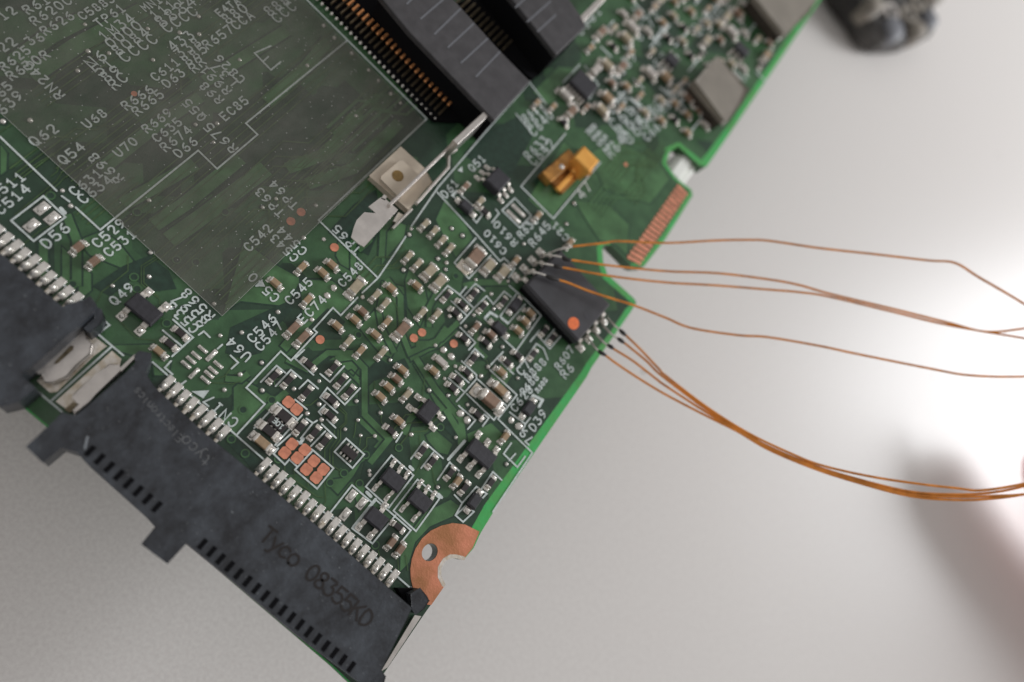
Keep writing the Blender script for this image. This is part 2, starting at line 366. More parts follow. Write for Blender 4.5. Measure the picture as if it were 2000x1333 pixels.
# routed traces
def trace(pts, w=.009, z=.0028, m='trace', name='trace'):
    mb = MB(); mb.strip([P(*q) for q in pts], w, z); return build(mb, name, M[m], board)
TR = [[(250,500),(250,530),(200,570),(190,590)], [(305,502),(276,520),(276,555),(312,585),(312,595)], [(309,505),(281,523),(281,553),(310,580)], [(226,620),(268,662),(300,665),(312,680)],
 [(556,908),(556,932)], [(574,915),(575,938),(600,955)], [(600,925),(602,950)], [(634,942),(636,980),(628,995)], [(575,938),(618,970),(632,972)],
 [(660,798),(674,810),(674,826),(662,836)], [(664,795),(677,808),(677,827),(665,838),(665,858),(650,880),(650,910),(675,928)], [(660,840),(660,855),(644,878),(644,905)], [(653,842),(653,852),(634,878),(634,895)],
 [(594,792),(606,792),(620,780)], [(695,825),(693,845),(690,855)], [(704,855),(702,870)], [(732,853),(716,856),(716,872),(706,882)], [(731,745),(731,780),(745,800),(745,815)],
 [(744,812),(744,825),(762,845)], [(818,880),(822,905),(806,935)], [(842,908),(848,940),(853,950)], [(820,850),(820,870),(800,895)], [(786,765),(750,790)],
 [(750,560),(775,600),(782,650)], [(862,700),(830,735),(822,790)], [(950,705),(958,728)], [(956,703),(962,725)],
 [(0,480-220),(20,246),(30,238)], [(30,420),(110,355),(120,340)], [(36,424),(114,361),(128,346)], [(0,372),(58,330),(105,300)], [(20,500),(80,450),(110,436)], [(100,346),(112,336),(118,318),(100,300)],
 [(738,1075),(742,1092)], [(776,1088),(779,1120)], [(792,1085),(796,1115)], [(640,990),(646,1000)], [(465,700),(440,735),(420,742)], [(470,745),(455,750),(410,748),(400,760)]]
for i, q in enumerate(TR): trace(q, .007, .0052+.00003*i)
WIDE = [[(655,702),(690,697),(712,720),(712,810),(760,858),(722,905)], [(780,640),(800,690),(838,672),(862,662),(895,630)], [(812,700),(850,760),(900,820),(905,860)], [(738,600),(745,640),(770,690)], [(755,545),(782,580),(784,650)],
 [(655,520),(690,540),(690,470)], [(700,490),(722,470),(724,430)], [(745,505),(748,450),(770,425)], [(560,702),(600,722),(640,690),(690,690)], [(560,765),(520,800)], [(440,740),(470,742),(485,730)], [(860,560),(838,600),(838,640)], [(872,640),(850,672),(812,672)],
 [(905,560),(940,552),(990,552)], [(950,700),(930,680),(930,640)], [(790,850),(800,820),(830,790)], [(870,800),(900,850),(900,870)], [(130,420),(150,470),(150,560)], [(85,470),(85,540)], [(300,440),(360,400),(470,310)], [(330,470),(400,420),(520,330)], [(200,330),(300,250),(390,190)],
 [(60,150),(150,90),(280,20)], [(240,400),(330,350),(380,320)], [(560,330),(640,300),(700,220)], [(600,360),(690,330),(780,240)], [(520,200),(600,130),(640,80)], [(30,120),(100,70),(160,40)], [(400,160),(480,110),(560,60)]]
for i, q in enumerate(WIDE):
    u = i > 18; w_ = rnd.uniform(.045, .06)*(2.2 if u else 1)
    mb = MB(); mb.strip([P(*t) for t in q], w_+.026, .0031+.00003*i, caps=False); o = build(mb, 'trace_clearance', M['channel'], board)
    mb = MB(); mb.strip([P(*t) for t in q], w_, .0042+.00003*i, caps=False); build(mb, 'wide_trace', M['pour'], board)
# long bundles that run up-right under the film, and a field of short jogged ones
k = 0
def bundle(px, py, n, gap, length, jog=0, w=.010, m='trace'):
    global k
    o = P(px, py)
    for i in range(n):
        x = o.x+i*gap; y = o.y; pts = [(x, y)]; L_ = length*rnd.uniform(.97, 1.0); y1 = y+L_*rnd.uniform(.3, .6)
        if jog: pts += [(x, y1), (x+jog, y1+abs(jog)), (x+jog, y+L_)]
        else: pts += [(x, y+L_)]
        mb = MB(); mb.strip(pts, w, .0056+.00001*(k % 60)); k += 1; build(mb, 'trace', M[m], board)
bundle(60, 180, 4, .05, 2.6, .12); bundle(110, 330, 5, .045, 3.0, -.15); bundle(215, 420, 6, .055, 2.6); bundle(300, 500, 6, .05, 2.6, .15)
bundle(150, 420, 3, .05, .5); bundle(400, 560, 5, .05, 2.4, -.2); bundle(20, 330, 3, .05, 1.2, .1); bundle(480, 440, 7, .05, 1.5, .2); 
bundle(640, 250, 5, .07, 1.0, .1, .02, 'pour'); bundle(1180, 330, 5, .05, .8, .2); bundle(1220, 380, 4, .05, .7, -.1)
bundle(700, 540, 3, .05, .5, .1); bundle(760, 850, 3, .06, .4, .1); bundle(1150, 400, 5, .045, .7, .3, .015, 'pour')

# ------------------------------------------------------------------ printed lines and lettering
silkn = 0
def line(pts, w=.0135, closed=False, name='printed_line', m='silk', z=.0070):
    global silkn
    mb = MB(); mb.strip([P(*q) for q in pts], w, z+.00002*(silkn % 90), closed); silkn += 1
    return build(mb, name, M[m], board)
LN = [[(0,268),(111,374)], [(121,384),(136,395)], [(148,406),(196,450),(387,295),(424,331),(503,264),(480,242),(677,81)], [(598,0),(833,233),(622,431),(738,544)],
 [(738,544),(768,500),(792,463)], [(803,443),(855,367),(900,315),(940,268),(1035,160),(1088,107),(1160,32)], [(853,376),(932,461),(976,511),(984,505),(1005,525),(993,543)],
 [(1104,262),(1017,365),(1080,428),(1110,392),(1172,318)], [(1036,165),(1067,205)], [(1007,223),(1039,262)], [(1099,162),(1132,127)], [(1142,130),(1168,166),(1150,195)],
 [(960,436),(974,418),(968,410)], [(929,466),(887,514),(915,545),(958,500)],
 [(850,586),(874,559),(898,577),(925,603),(899,633)], [(881,589),(910,616)], [(898,576),(910,561)], [(906,579),(928,555),(946,569)], [(925,603),(950,579),(963,595),(984,570),(998,581)],
 [(994,559),(1027,587),(1056,617),(1009,684)], [(1008,575),(976,619),(991,633),(1025,595)], [(946,623),(980,660),(1025,702),(1013,717)], [(898,640),(928,670),(915,684)],
 [(901,706),(930,733),(930,741),(891,785)], [(907,708),(927,682),(944,698)], [(875,739),(905,765)], [(889,725),(915,748)], [(958,713),(982,688)], [(972,702),(1002,731)],
 [(956,723),(1009,772),(972,819),(1039,885),(962,1000)], [(1035,668),(1053,646)], [(1048,654),(1073,682),(1096,656)], [(1063,668),(1082,644)], [(1027,700),(1047,672),(1061,682),(1069,703)],
 [(911,770),(964,821),(976,805)], [(933,742),(988,793)], [(895,793),(928,821),(913,839)], [(942,833),(954,817),(945,810)], [(1011,817),(1025,829),(1035,817)], [(995,806),(1013,820)], [(1025,831),(1015,849)],
 [(998,866),(983,887),(1010,913),(1025,892)], [(994,900),(1006,887)], [(878,903),(854,938)], [(878,904),(896,920)], [(962,922),(940,955)], [(962,922),(979,938)],
 [(887,967),(902,983),(930,951),(950,965),(940,975)], [(902,983),(889,1007)], [(802,897),(827,863),(865,896)], [(846,884),(822,915)],
 [(725,981),(687,948),(643,1004),(682,1037)], [(733,976),(802,1036),(787,1055)], [(772,1007),(727,1062),(687,1032)],
 [(-40,400),(57,500),(162,589)], [(202,625),(214,636),(191,653),(241,695)], [(219,677),(101,783)], [(71,763),(121,805)], [(69,768),(45,786)], [(298,708),(400,797),(799,1147)], [(352,753),(363,745)],
 [(338,625),(377,660),(336,697)], [(318,646),(355,677)], [(334,706),(322,719),(337,732)], [(450,695),(465,709),(452,721)], [(388,655),(398,648),(410,660)], [(425,682),(434,674)],
 [(738,544),(707,573)], [(698,582),(665,617),(650,602),(612,644),(619,650),(568,705),(548,687),(481,758),(517,790),(462,850)], [(594,684),(576,701),(612,733)], [(625,731),(644,747),(672,716)],
 [(509,747),(540,715),(557,729)], [(538,755),(568,723),(588,740)], [(584,760),(601,743),(621,760)], [(659,807),(625,777),(639,758),(673,791),(703,759)], [(658,770),(684,742)], [(635,791),(622,805),(627,811)], [(638,820),(655,836)],
 [(496,837),(542,787),(580,819)], [(590,811),(537,870)], [(576,781),(599,800)], [(541,872),(567,849)], [(598,818),(611,827),(619,822)], [(609,829),(587,857)], [(628,829),(656,856)], [(635,843),(607,872)],
 [(543,876),(534,887),(556,908),(565,898),(580,912)], [(580,862),(590,868),(611,880)], [(773,864),(785,845)]]
for q in LN: line(q)
for q in [[(764,890),(807,929),(759,992),(714,951)], [(815,937),(858,974),(812,1038),(768,998)], [(676,857),(711,888),(688,915),(653,883)], [(576,918),(619,955),(651,915),(611,880)], [(883,382),(890,373),(942,420),(930,436)],
          [(980,412),(1005,388),(1037,422),(1015,446)], [(85,384),(128,425),(66,472),(22,432)], [(889,1007),(904,1020),(925,1000),(910,988)]]: line(q, closed=True)
for q in [[(875,898),(907,862)], [(690,1030),(733,976)], [(883,383),(891,374)], [(947,622),(957,611),(970,619)], [(1015,811),(1041,773),(1059,782),(1052,795)], [(979,622),(991,632)], [(586,866),(592,858)], [(119,408),(127,417)], [(800,912),(806,918)], [(856,966),(862,972)], [(716,962),(724,970)]]: line(q, .026)
def tri(pix):
    mb = MB(); p = [P(*q) for q in pix]; mb.prism([(a.x, a.y) for a in p], .007, .0085); build(mb, 'printed_arrow', M['silk'], board)
tri([(374, 765), (409, 763), (397, 779)]); tri([(499, 560), (512, 549), (518, 561)]); tri([(893, 334), (902, 326), (903, 338)])
line([(529, 91), (497, 105), (529, 138), (548, 122)]); line([(513, 122), (524, 112)])
GL = {'0': [[(.2,0),(0,.3),(0,.7),(.2,1),(.5,1),(.7,.7),(.7,.3),(.5,0),(.2,0)]], '1': [[(.12,.78),(.35,1),(.35,0)],[(.1,0),(.6,0)]], '2': [[(0,.78),(.15,1),(.55,1),(.7,.8),(.65,.55),(0,0),(.7,0)]],
 '3': [[(0,1),(.65,1),(.3,.6),(.55,.57),(.7,.35),(.6,.08),(.4,0),(.15,0),(0,.15)]], '4': [[(.53,.98),(0,.3)],[(0,.3),(.72,.3)],[(.55,0),(.55,1)]], '5': [[(.65,1),(.08,1),(.03,.55),(.4,.62),(.65,.45),(.7,.25),(.5,0),(.2,0),(0,.12)]],
 '6': [[(.6,.95),(.25,.8),(.02,.4),(.05,.12),(.25,0),(.5,0),(.7,.2),(.65,.45),(.4,.55),(.05,.4)]], '7': [[(0,1),(.7,1),(.25,0)]], '8': [[(.35,.53),(.1,.65),(.08,.88),(.25,1),(.45,1),(.62,.88),(.6,.65),(.35,.53),(.05,.35),(.03,.12),(.2,0),(.5,0),(.67,.12),(.65,.35),(.35,.53)]],
 '9': [[(.1,.05),(.45,.2),(.68,.6),(.65,.88),(.45,1),(.2,1),(0,.8),(.05,.55),(.3,.45),(.65,.6)]], 'C': [[(.7,.8),(.5,1),(.2,1),(0,.75),(0,.25),(.2,0),(.5,0),(.7,.2)]], 'R': [[(0,0),(0,1),(.45,1),(.68,.88),(.66,.6),(.45,.5),(0,.5)],[(.35,.5),(.7,0)]],
 'D': [[(0,0),(0,1),(.4,1),(.7,.7),(.7,.3),(.4,0),(0,0)]], 'Q': [[(.2,0),(0,.3),(0,.7),(.2,1),(.5,1),(.7,.7),(.7,.3),(.5,0),(.2,0)],[(.4,.25),(.7,-.05)]], 'U': [[(0,1),(0,.25),(.2,0),(.5,0),(.7,.25),(.7,1)]],
 'E': [[(.65,1),(0,1),(0,0),(.65,0)],[(0,.52),(.5,.52)]], 'T': [[(0,1),(.7,1)],[(.35,1),(.35,0)]], 'P': [[(0,0),(0,1),(.45,1),(.7,.85),(.68,.6),(.45,.48),(0,.48)]], 'N': [[(0,0),(0,1),(.7,0),(.7,1)]], 'I': [[(.35,0),(.35,1)],[(.15,0),(.55,0)],[(.15,1),(.55,1)]],
 'L': [[(0,1),(0,0),(.65,0)]], 'K': [[(0,0),(0,1)],[(.65,1),(.02,.45)],[(.25,.6),(.7,0)]], 'M': [[(0,0),(0,1),(.35,.4),(.7,1),(.7,0)]], 'A': [[(0,0),(.35,1),(.7,0)],[(.15,.35),(.55,.35)]],
 'y': [[(0,.7),(.35,.1)],[(.7,.7),(.2,-.3),(0,-.3)]], 'c': [[(.65,.6),(.45,.72),(.2,.7),(.02,.45),(.05,.12),(.3,0),(.6,.1)]], 'o': [[(.2,0),(0,.2),(0,.5),(.2,.7),(.5,.7),(.7,.5),(.7,.2),(.5,0),(.2,0)]],
 't': [[(.3,1),(.3,.15),(.45,0),(.6,.05)],[(.05,.7),(.6,.7)]], 'e': [[(.02,.38),(.65,.38),(.6,.6),(.4,.72),(.2,.7),(0,.4),(.1,.1),(.35,0),(.6,.1)]], 'l': [[(.35,0),(.35,1)]], 'r': [[(.1,0),(.1,.7)],[(.12,.45),(.35,.7),(.6,.65)]],
 'n': [[(.05,0),(.05,.7)],[(.07,.5),(.3,.7),(.55,.65),(.6,.45),(.6,0)]], 'i': [[(.35,0),(.35,.95)]], 's': [[(.6,.6),(.4,.72),(.1,.62),(.12,.42),(.5,.3),(.55,.1),(.3,0),(.02,.1)]], '-': [[(.1,.5),(.6,.5)]], 'F': [[(.65,1),(0,1),(0,0)],[(0,.52),(.5,.52)]]}
def text(s, x1, y1, x2, y2, hk=.92, w=.0130, z=.0075, m='silk', surf=0.0, ang=None, parent=board, name='printed_reference', lift=0.0):
    global silkn
    a = P(x1, y1, surf); b = P(x2, y2, surf); d = b-a; n = max(1, len(s)-1)
    if ang is None:
        ang = round(math.atan2(d.y, d.x)/(math.pi/2))*math.pi/2
    u = Vector((math.cos(ang), math.sin(ang))); v = Vector((-u.y, u.x))
    sp = d.length/n; h = sp*hk; mb = MB()
    for i, ch in enumerate(s):
        if ch not in GL: continue
        c = a+(b-a)*(i/n); c2 = Vector((c.x, c.y))
        for j, st in enumerate(GL[ch]):
            pts = []
            for gx, gy in st:
                q = c2+u*((gx-.35)*h*.92)+v*((gy-.5)*h); pts.append((q.x, q.y))
            if ch in '02369CDQUPR8':   # soften the corners
                cl = pts[0] == pts[-1]; pp = pts[:-1] if cl else pts; o = [] if cl else [pp[0]]
                rng = range(len(pp)) if cl else range(1, len(pp)-1)
                for t in rng:
                    A, B, C = pp[t-1], pp[t], pp[(t+1) % len(pp)]
                    o += [(B[0]+(A[0]-B[0])*.28, B[1]+(A[1]-B[1])*.28), (B[0]+(C[0]-B[0])*.28, B[1]+(C[1]-B[1])*.28)]
                if not cl: o.append(pp[-1])
                pts = o; mb.strip(pts, w, z+surf+.00002*(silkn % 60)+.0002*j, closed=cl)
            else: mb.strip(pts, w, z+surf+.00002*(silkn % 60)+.0002*j)
    silkn += 1
    return build(mb, name, M[m], parent)
TX = '''12 6 32 22 23|R61 54 20 87 2|R620C 68 42 130 3|R626 88 61 135 33|C5883 161 32 215 0|22 5 94 22 84|RN243 115 187 56 129|R625 7 131 50 100|R630R 22 149 87 109|36 59 81 77 75|TP61 193 46 235 18|1M34 203 71 252 38
0000 216 85 266 52|8084 229 99 281 65|CCCC 243 112 296 78|N6 178 124 196 111|51 192 138 211 126|89 207 151 225 140|RC 222 166 238 153|C611 303 151 342 123|D63 325 164 352 144|R666 246 207 290 177|R665 267 218 310 186|U68 170 243 199 223
R669 286 252 327 222|C635 306 270 346 240|R674 322 288 365 256|D66 348 300 376 278|Q62 67 277 102 254|Q54 123 313 155 289|U70 231 299 259 278|R698 230 350 183 309|C631 145 374 190 340|C634 162 389 210 354|D56 91 476 125 447|C529 190 475 235 438
C531 212 493 256 459|C511 -12 381 39 347|C514 0 410 48 371|TP64 573 402 535 362|TP63 546 416 507 376|C542 485 483 522 448|C544 590 491 550 452|C543 574 504 536 467|TP65 695 489 658 449|R675 454 291 408 250|EC85 438 228 476 198|R657CCA 404 88 487 32
880 443 38 473 18|E4TA 428 26 461 4|CCC 540 36 568 14|888 525 23 555 3|R98 427 196 399 170|R991 442 178 399 138|L37 453 160 422 134|C826 469 156 428 117|433 337 91 369 71|338 351 105 382 85|885 365 119 394 97|RR 378 134 391 122|Q55 393 230 366 203
8884 314 43 370 5|CCCC 326 55 375 24|1111 302 30 348 2|MN1 283 16 308 2|639 4 215 34 189|65 2 182 14 170|Q49 223 588 252 563|C536 378 642 335 600|R597 393 630 347 587|R568 408 618 364 574|U64 481 697 452 670|C546 492 661 530 623|C547 507 677 543 638
C545 565 587 601 552|C540 536 582 494 543|EC74 591 623 628 587|C548 668 553 700 521|CNI7 455 825 409 783|D61 868 380 887 359|Q51 921 329 940 311|R610 1003 475 970 440|C610 982 491 951 457|R645 1039 475 1067 442|R638 1016 459 1043 432|C21 1104 465 1083 442|47 1134 380 1145 366
C628 1004 797 1032 762|8888 1030 737 1059 708|R688 1021 765 1045 738|R608 1049 763 1064 743|C7 1016 725 1027 713|R607 1089 716 1113 684|R6 1101 731 1112 720|D39 1040 835 1059 809|79 1033 860 1022 846
R612 1025 232 1052 206|R618 1032 245 1062 215|C640 1040 258 1072 226|R633 1030 305 1062 275|C642 1040 315 1074 282|R651 1158 250 1190 282|R652 1150 258 1182 290|R646 1190 300 1222 264|C651 1200 245 1240 200|R671 1212 258 1255 210|C655 1225 270 1268 224|R682 1250 240 1285 205|C664 1262 268 1290 240|R688 1180 225 1215 190'''
for ln in TX.replace('\n', '|').split('|'):
    t, a, b, c, d = ln.split(); text(t, float(a), float(b), float(c), float(d))

# ------------------------------------------------------------------ pads, vias
def padround(px, py, r=.036, m='copper', name='test_pad', z0=.002):
    p = P(px, py); mb = MB(); mb.disc(0, 0, 0, .0045, r, 24); return link(name, mb.mesh(name), M[m], board, (p.x, p.y, z0))
for q in [(568,433),(588,415),(653,484),(625,664),(808,661),(824,650),(886,672),(1222,322),(262,184)]: padround(*q, r=.036 if q[0] not in (1222, 262) else .022)
mb = MB(); a_ = .041; c_ = .014; mb.prism([(-a_+c_,-a_),(a_-c_,-a_),(a_,-a_+c_),(a_,a_-c_),(a_-c_,a_),(-a_+c_,a_),(-a_,a_-c_),(-a_,-a_+c_)], 0, .005); sqm = mb.mesh('square_pad')
for q in [(563,786),(579,800.6),(570,868),(555.6,885),(595,879),(580,895),(612.5,901),(598,917.5),(631,917.5),(617,933.6)]:
    p = P(*q); link('square_pad', sqm, M['copper'], board, (p.x, p.y, .0092))
VIAS = [(166,49),(172,101),(213,105),(152,139),(289,57),(351,65),(389,68),(388,33),(299,118),(59,236),(6,238),(382,244),(468,118),(653,75),(632,51),(687,105),(600,129),(720,138),(739,158),(763,184),(782,202),(695,227),(424,242),(122,373),(138,403),(291,392),(294,494),
 (513,406),(539,389),(617,402),(593,465),(632,468),(417,279),(220,559),(291,541),(418,594),(543,610),(430,656),(472,650),(469,732),(438,762),(511,709),(708,581),(609,625),(788,528),(762,704),(623,745),(574,760),(512,763),(600,808),(623,790),(628,820),(696,784),(699,821),
 (674,839),(704,851),(732,852),(743,807),(721,920),(882,447),(903,461),(803,448),(799,459),(855,506),(872,514),(1106,438),(1121,398),(1023,477),(870,527),(929,547),(992,550),(959,575),(964,604),(925,616),(909,638),(878,618),(850,675),(889,716),(939,735),(953,717),
 (981,678),(1011,739),(868,740),(838,763),(875,773),(913,791),(803,849),(890,855),(855,952),(989,907),(722,928)]
VB = [(652,563),(639,578),(866,684),(881,697),(899,808),(912,821),(998,821),(1013,833)]
vm = MB(); vm.dome(0, 0, 0, .019, .019, .017); vme = vm.mesh('solder_bump', True); vm = MB(); vm.dome(0, 0, 0, .036, .032, .024); vmb = vm.mesh('solder_bump', True)
rm = MB(); rm.disc(0, 0, 0, .001, .030, 16); rme = rm.mesh('via_ring')
for q in VIAS+VB:
    p = P(*q); big = q in VB; s = rnd.uniform(.85, 1.1)
    o = link('solder_bump', vmb if big else vme, M['solder'], board, (p.x, p.y, .003), rnd.uniform(0, 6), (s, s, s))
    if not big and rnd.random() < .5: link('via_ring', rme, M['channel'], o, (0, 0, -.0004))
hm = MB(); hm.disc(0, 0, 0, .0016, .024, 14); hme = hm.mesh('via')
hr = MB(); hr.disc(0, 0, 0, .0010, .034, 16); hre = hr.mesh('via_collar')
for q in [(142,556),(262,542),(268,565),(308,617),(326,632),(99,383),(452,858),(479,886),(531,782),(543,748),(714,889),(702,945),(645,943),(672,925),(544,897),(475,801),(779,875),(345,508),(383,513),(440,415),(268,415),(733,1065),(590,520),(700,655),(890,540),(860,835)]:
    p = P(*q); o = link('via', hme, M['channel'], board, (p.x, p.y, .0052)); link('via_collar', hre, M['pour'], o, (0, 0, -.0005))

# ------------------------------------------------------------------ small two-ended parts
_cache = {}
def chip(px, py, ori, kind='cer1', size=(.10, .05, .05), name=None, pads=True, tfr=.22, rotj=1.5):
    L, Wd, Hh = size; key = (size, tfr)
    if key not in _cache:
        b = MB(); b.rbox(0, 0, Hh/2, L*.8, Wd*.92, Hh*.93, Hh*.10)
        t = MB(); t.rbox(0, 0, 0, L*tfr, Wd, Hh, Hh*.20)
        p_ = MB(); p_.rbox(0, 0, 0, L*.30, Wd*1.12, .012, .005); p_.dome(-L*.02, 0, 0, L*.17, Wd*.47, Hh*.42, 10)
        _cache[key] = ({}, t.mesh('terminal', False), p_.mesh('solder_pad', True), b)
    bodies, tm, pm, b = _cache[key]
    if kind not in bodies: bodies[kind] = b.mesh('body')
    p = P(px, py, Hh+.006); rz = (0 if ori == 'a' else math.pi/2)+math.radians(rnd.uniform(-rotj, rotj))
    nm = name or ('chip_resistor' if kind == 'res' else 'ceramic_capacitor')
    o = link(nm, bodies[kind], M[kind], board, (p.x, p.y, .006), rz)
    for s in (-1, 1):
        link('terminal', tm, M['term'], o, (s*L*(.5-tfr/2), 0, Hh/2))
        if pads: link('solder_pad', pm, M['solder'], o, (s*L*.60, 0, -.001), 0 if s < 0 else math.pi)
    return o
CAPS = '''591 520 b 1|650 515 a 1|632 531 a 1|539 551 a 1|602 584 b 1|736 575 b 3|754 592 b 3|766 561 a 1|710 607 a 2|695 623 a 1|660 635 a 1|757 628 b 1|735 652 a 1|682 666 b 3|706 684 b 1|748 688 b 3|788 721 a 1|777 739 a 2|761 755 a 1
745 774 a 1|797 770 b 3|781 821 a 1|818 514 b 3|816 556 a 1|826 610 b 3|855 613 b 3|932 638 b 2|962 652 a 2|1029 626 a 1|1039 610 a 1|1015 644 a 1|849 723 a 1|982 725 a 1|989 853 b 1|896 940 b 1|767 1060 b 2|784 1074 b 2|152 480 b 2|183 508 b 2
832 436 b 3|850 450 b 3|866 468 b 3|881 484 b 3|800 499 b 3|911 363 b 2|940 392 b 3|1053 420 b 1|1010 508 b 1|310 685 a 1|1116 473 b 1'''
RES = '''604 711 a|652 718 b|536 735 b|564 743 b|667 744 b|683 765 b|599 767 b|648 781 a|645 811 a|764 841 a|587 835 b|615 845 b|634 862 b|874 577 b|904 594 a|891 610 a|926 574 b|944 599 b|984 589 b|950 668 a|907 660 a|926 700 b|913 727 a|895 741 a|885 757 a
992 707 a|1013 694 a|1043 692 b|1065 646 b|1081 660 b|934 809 a|881 924 b|909 953 b|960 943 b|826 880 b|845 902 b|778 1029 a|352 650 a|331 671 a|948 412 a'''
for q in CAPS.replace('\n', '|').split('|'):
    x, y, o_, k_ = q.split(); chip(float(x), float(y), o_, 'cer'+k_, (.10, .052, .066))
for q in RES.replace('\n', '|').split('|'):
    x, y, o_ = q.split(); chip(float(x), float(y), o_, 'res', (.10, .05, .036), tfr=.2)
chip(863, 705, 'a', 'cerw', (.11, .055, .05), tfr=.12)
for x, y, o_, k_ in [(697,559,'b','cer3'), (788,642,'b','cer2'), (842,528,'b','cer3'), (861,549,'b','cer3'), (958,518,'b','cer3'), (986,530,'b','cer3'), (574,640,'b','cer2'), (593,658,'b','cer2')]:
    big = x in (697, 788); chip(x, y, o_, k_, (.155 if big else .13, .085 if x not in (574, 593) else .06, .065), tfr=.18 if big else .16)
chip(513, 864, 'a', 'cer1', (.15, .07, .06)); chip(555, 813, 'a', 'res', (.16, .075, .04)); chip(526, 841, 'a', 'res', (.15, .07, .04))
chip(980, 760, 'a', 'cer1', (.17, .07, .06), tfr=.24); chip(962, 780, 'a', 'cer2', (.22, .10, .10), name='moulded_inductor', tfr=.26); chip(932, 500, 'b', 'cer2', (.19, .12, .09), name='moulded_inductor', tfr=.2)
for x, y, sx, sy, m_ in [(927,762,.06,.12,'copper'), (906,523,.10,.13,'copper')]:
    p = P(x, y); b = MB(); b.rbox(0, 0, 0, *((sx, sy) if x == 927 else (sx, sy)), .012, .005); link('tinned_pad', b.mesh('tinned_pad'), M['padgold'], board, (p.x, p.y, .006), 0 if x == 927 else math.pi/2)
# resistor arrays
def array(px, py, ori, L, Wd, n):
    p = P(px, py, .04); b = MB(); b.rbox(0, 0, .02, L, Wd*.55, .036, .004); o = link('resistor_array', b.mesh('resistor_array'), M['res'], board, (p.x, p.y, .005), 0 if ori == 'a' else math.pi/2)
    t = MB(); t.rbox(0, 0, 0, L/n*.55, Wd*.30, .03, .008); tm = t.mesh('terminal', True)
    for i in range(n):
        for s in (-1, 1): link('terminal', tm, M['solder'], o, ((i-(n-1)/2)*L/n, s*Wd*.38, .012))
    return o
array(541, 828, 'a', .15, .11, 4); text('10E', 549, 834, 537, 822, surf=.046, w=.008, z=.001, hk=1.1, ang=math.pi); array(683, 884, 'a', .13, .11, 4)
# bare solder pads that carry no part
def bare(px, py, ori, sx, sy, h=.014):
    p = P(px, py); b = MB(); b.rbox(0, 0, 0, sx, sy, .012, .005); b.dome(0, 0, .003, sx*.42, sy*.42, h, 10); link('bare_solder_pad', b.mesh('bare_solder_pad', True), M['solder'], board, (p.x, p.y, .005), 0 if ori == 'a' else math.pi/2)
for q in [(82,408),(102,427),(62,441)]: bare(*q, 'b', .105, .065, .02)
for q in [(686,969),(706,984),(674,1005)]: bare(*q, 'b', .10, .06, .02)
for q in [(396,683),(383,695),(373,704),(363,713),(426,713),(416,724),(408,732),(401,743)]: bare(*q, 'a', .085, .028)
bare(413, 695, 'b', .11, .035); bare(379, 730, 'b', .10, .03); bare(1012, 412, 'a', .17, .04); bare(1002, 424, 'a', .17, .04)
# ------------------------------------------------------------------ leaded parts
def ic(px, py, ori, L, Wd, Hh, npos, nneg, name='transistor', m='blk', pl=.055, off=(0, 0), pw=None, bright=True):
    p = P(px, py, Hh); b = MB(); b.box(0, 0, .01, Hh*.55, L*.97, Wd*.97); b.box(0, 0, Hh*.55, Hh, L, Wd, .012)
    o = link(name, b.mesh(name), M[m], board, (p.x, p.y, 0), 0 if ori == 'a' else math.pi/2)
    pw = pw or min(.045, L/max(npos, nneg, 1)*.45)
    lm = MB(); zt = Hh*.5
    prof = [(-.01, zt), (.018, zt), (.030, zt*.85), (.038, .016), (.05+pl*.35, .012)]
    v = []; f = []
    for y, z in prof: v += [(-pw/2, y, z+.006), (pw/2, y, z+.006), (pw/2, y, z-.004), (-pw/2, y, z-.004)]
    for i in range(len(prof)-1):
        for q in range(4): r = (q+1) % 4; f.append((i*4+q, i*4+r, i*4+4+r, i*4+4+q))
    f.append((0, 3, 2, 1)); n = len(prof)*4; f.append((n-4, n-3, n-2, n-1)); lm.add(v, f)
    lme = lm.mesh('lead')
    sm = MB(); sm.rbox(0, 0, 0, pw*1.35, pl*1.2, .012, .005); sm.dome(0, -pl*.1, .002, pw*.55, pl*.5, .026, 10); sme = sm.mesh('solder_joint', True)
    for s, n in ((1, npos), (-1, nneg)):
        for i in range(n):
            if n == 1: x = 0
            elif n == 2: x = (i-.5)*L*.68
            else: x = (i-(n-1)/2)*L/(n-1)*.80
            y = s*Wd/2; rz = 0 if s > 0 else math.pi
            link('lead', lme, M['term'], o, (x, y, 0), rz); link('solder_joint', sme, M['solder'], o, (x, y+s*(.045+pl*.35), .005), rz)
    return o
ic(281, 603, 'a', .24, .13, .09, 2, 2); ic(769, 937, 'a', .185, .125, .085, 3, 2); ic(822, 978, 'a', .185, .125, .085, 3, 2); ic(736, 1013, 'a', .17, .12, .075, 1, 2)
ic(942, 886, 'a', .26, .14, .09, 3, 3); ic(838, 803, 'b', .17, .13, .10, 2, 2)
ic(974, 350, 'b', .20, .17, .12, 3, 3, 'small_chip'); ic(1142, 163, 'a', .26, .22, .12, 4, 6, 'small_chip')
# diodes
def diode(px, py, ori, L=.12, Wd=.085, Hh=.07, m='blk'):
    p = P(px, py, Hh); b = MB(); b.box(0, 0, .008, Hh, L, Wd, .012); o = link('diode', b.mesh('diode'), M[m], board, (p.x, p.y, 0), 0 if ori == 'a' else math.pi/2)
    t = MB(); t.rbox(0, 0, 0, .06, Wd*.7, .03, .01); t.dome(0, 0, 0, .03, Wd*.35, .03); tm = t.mesh('lead', True)
    for s in (-1, 1): link('lead', tm, M['solder'], o, (s*(L/2+.03), 0, .016))
for q in [(978,640,'a'), (1010,594,'b'), (913,402,'a'), (1036,797,'b'), (929,979,'b')]: diode(*q)
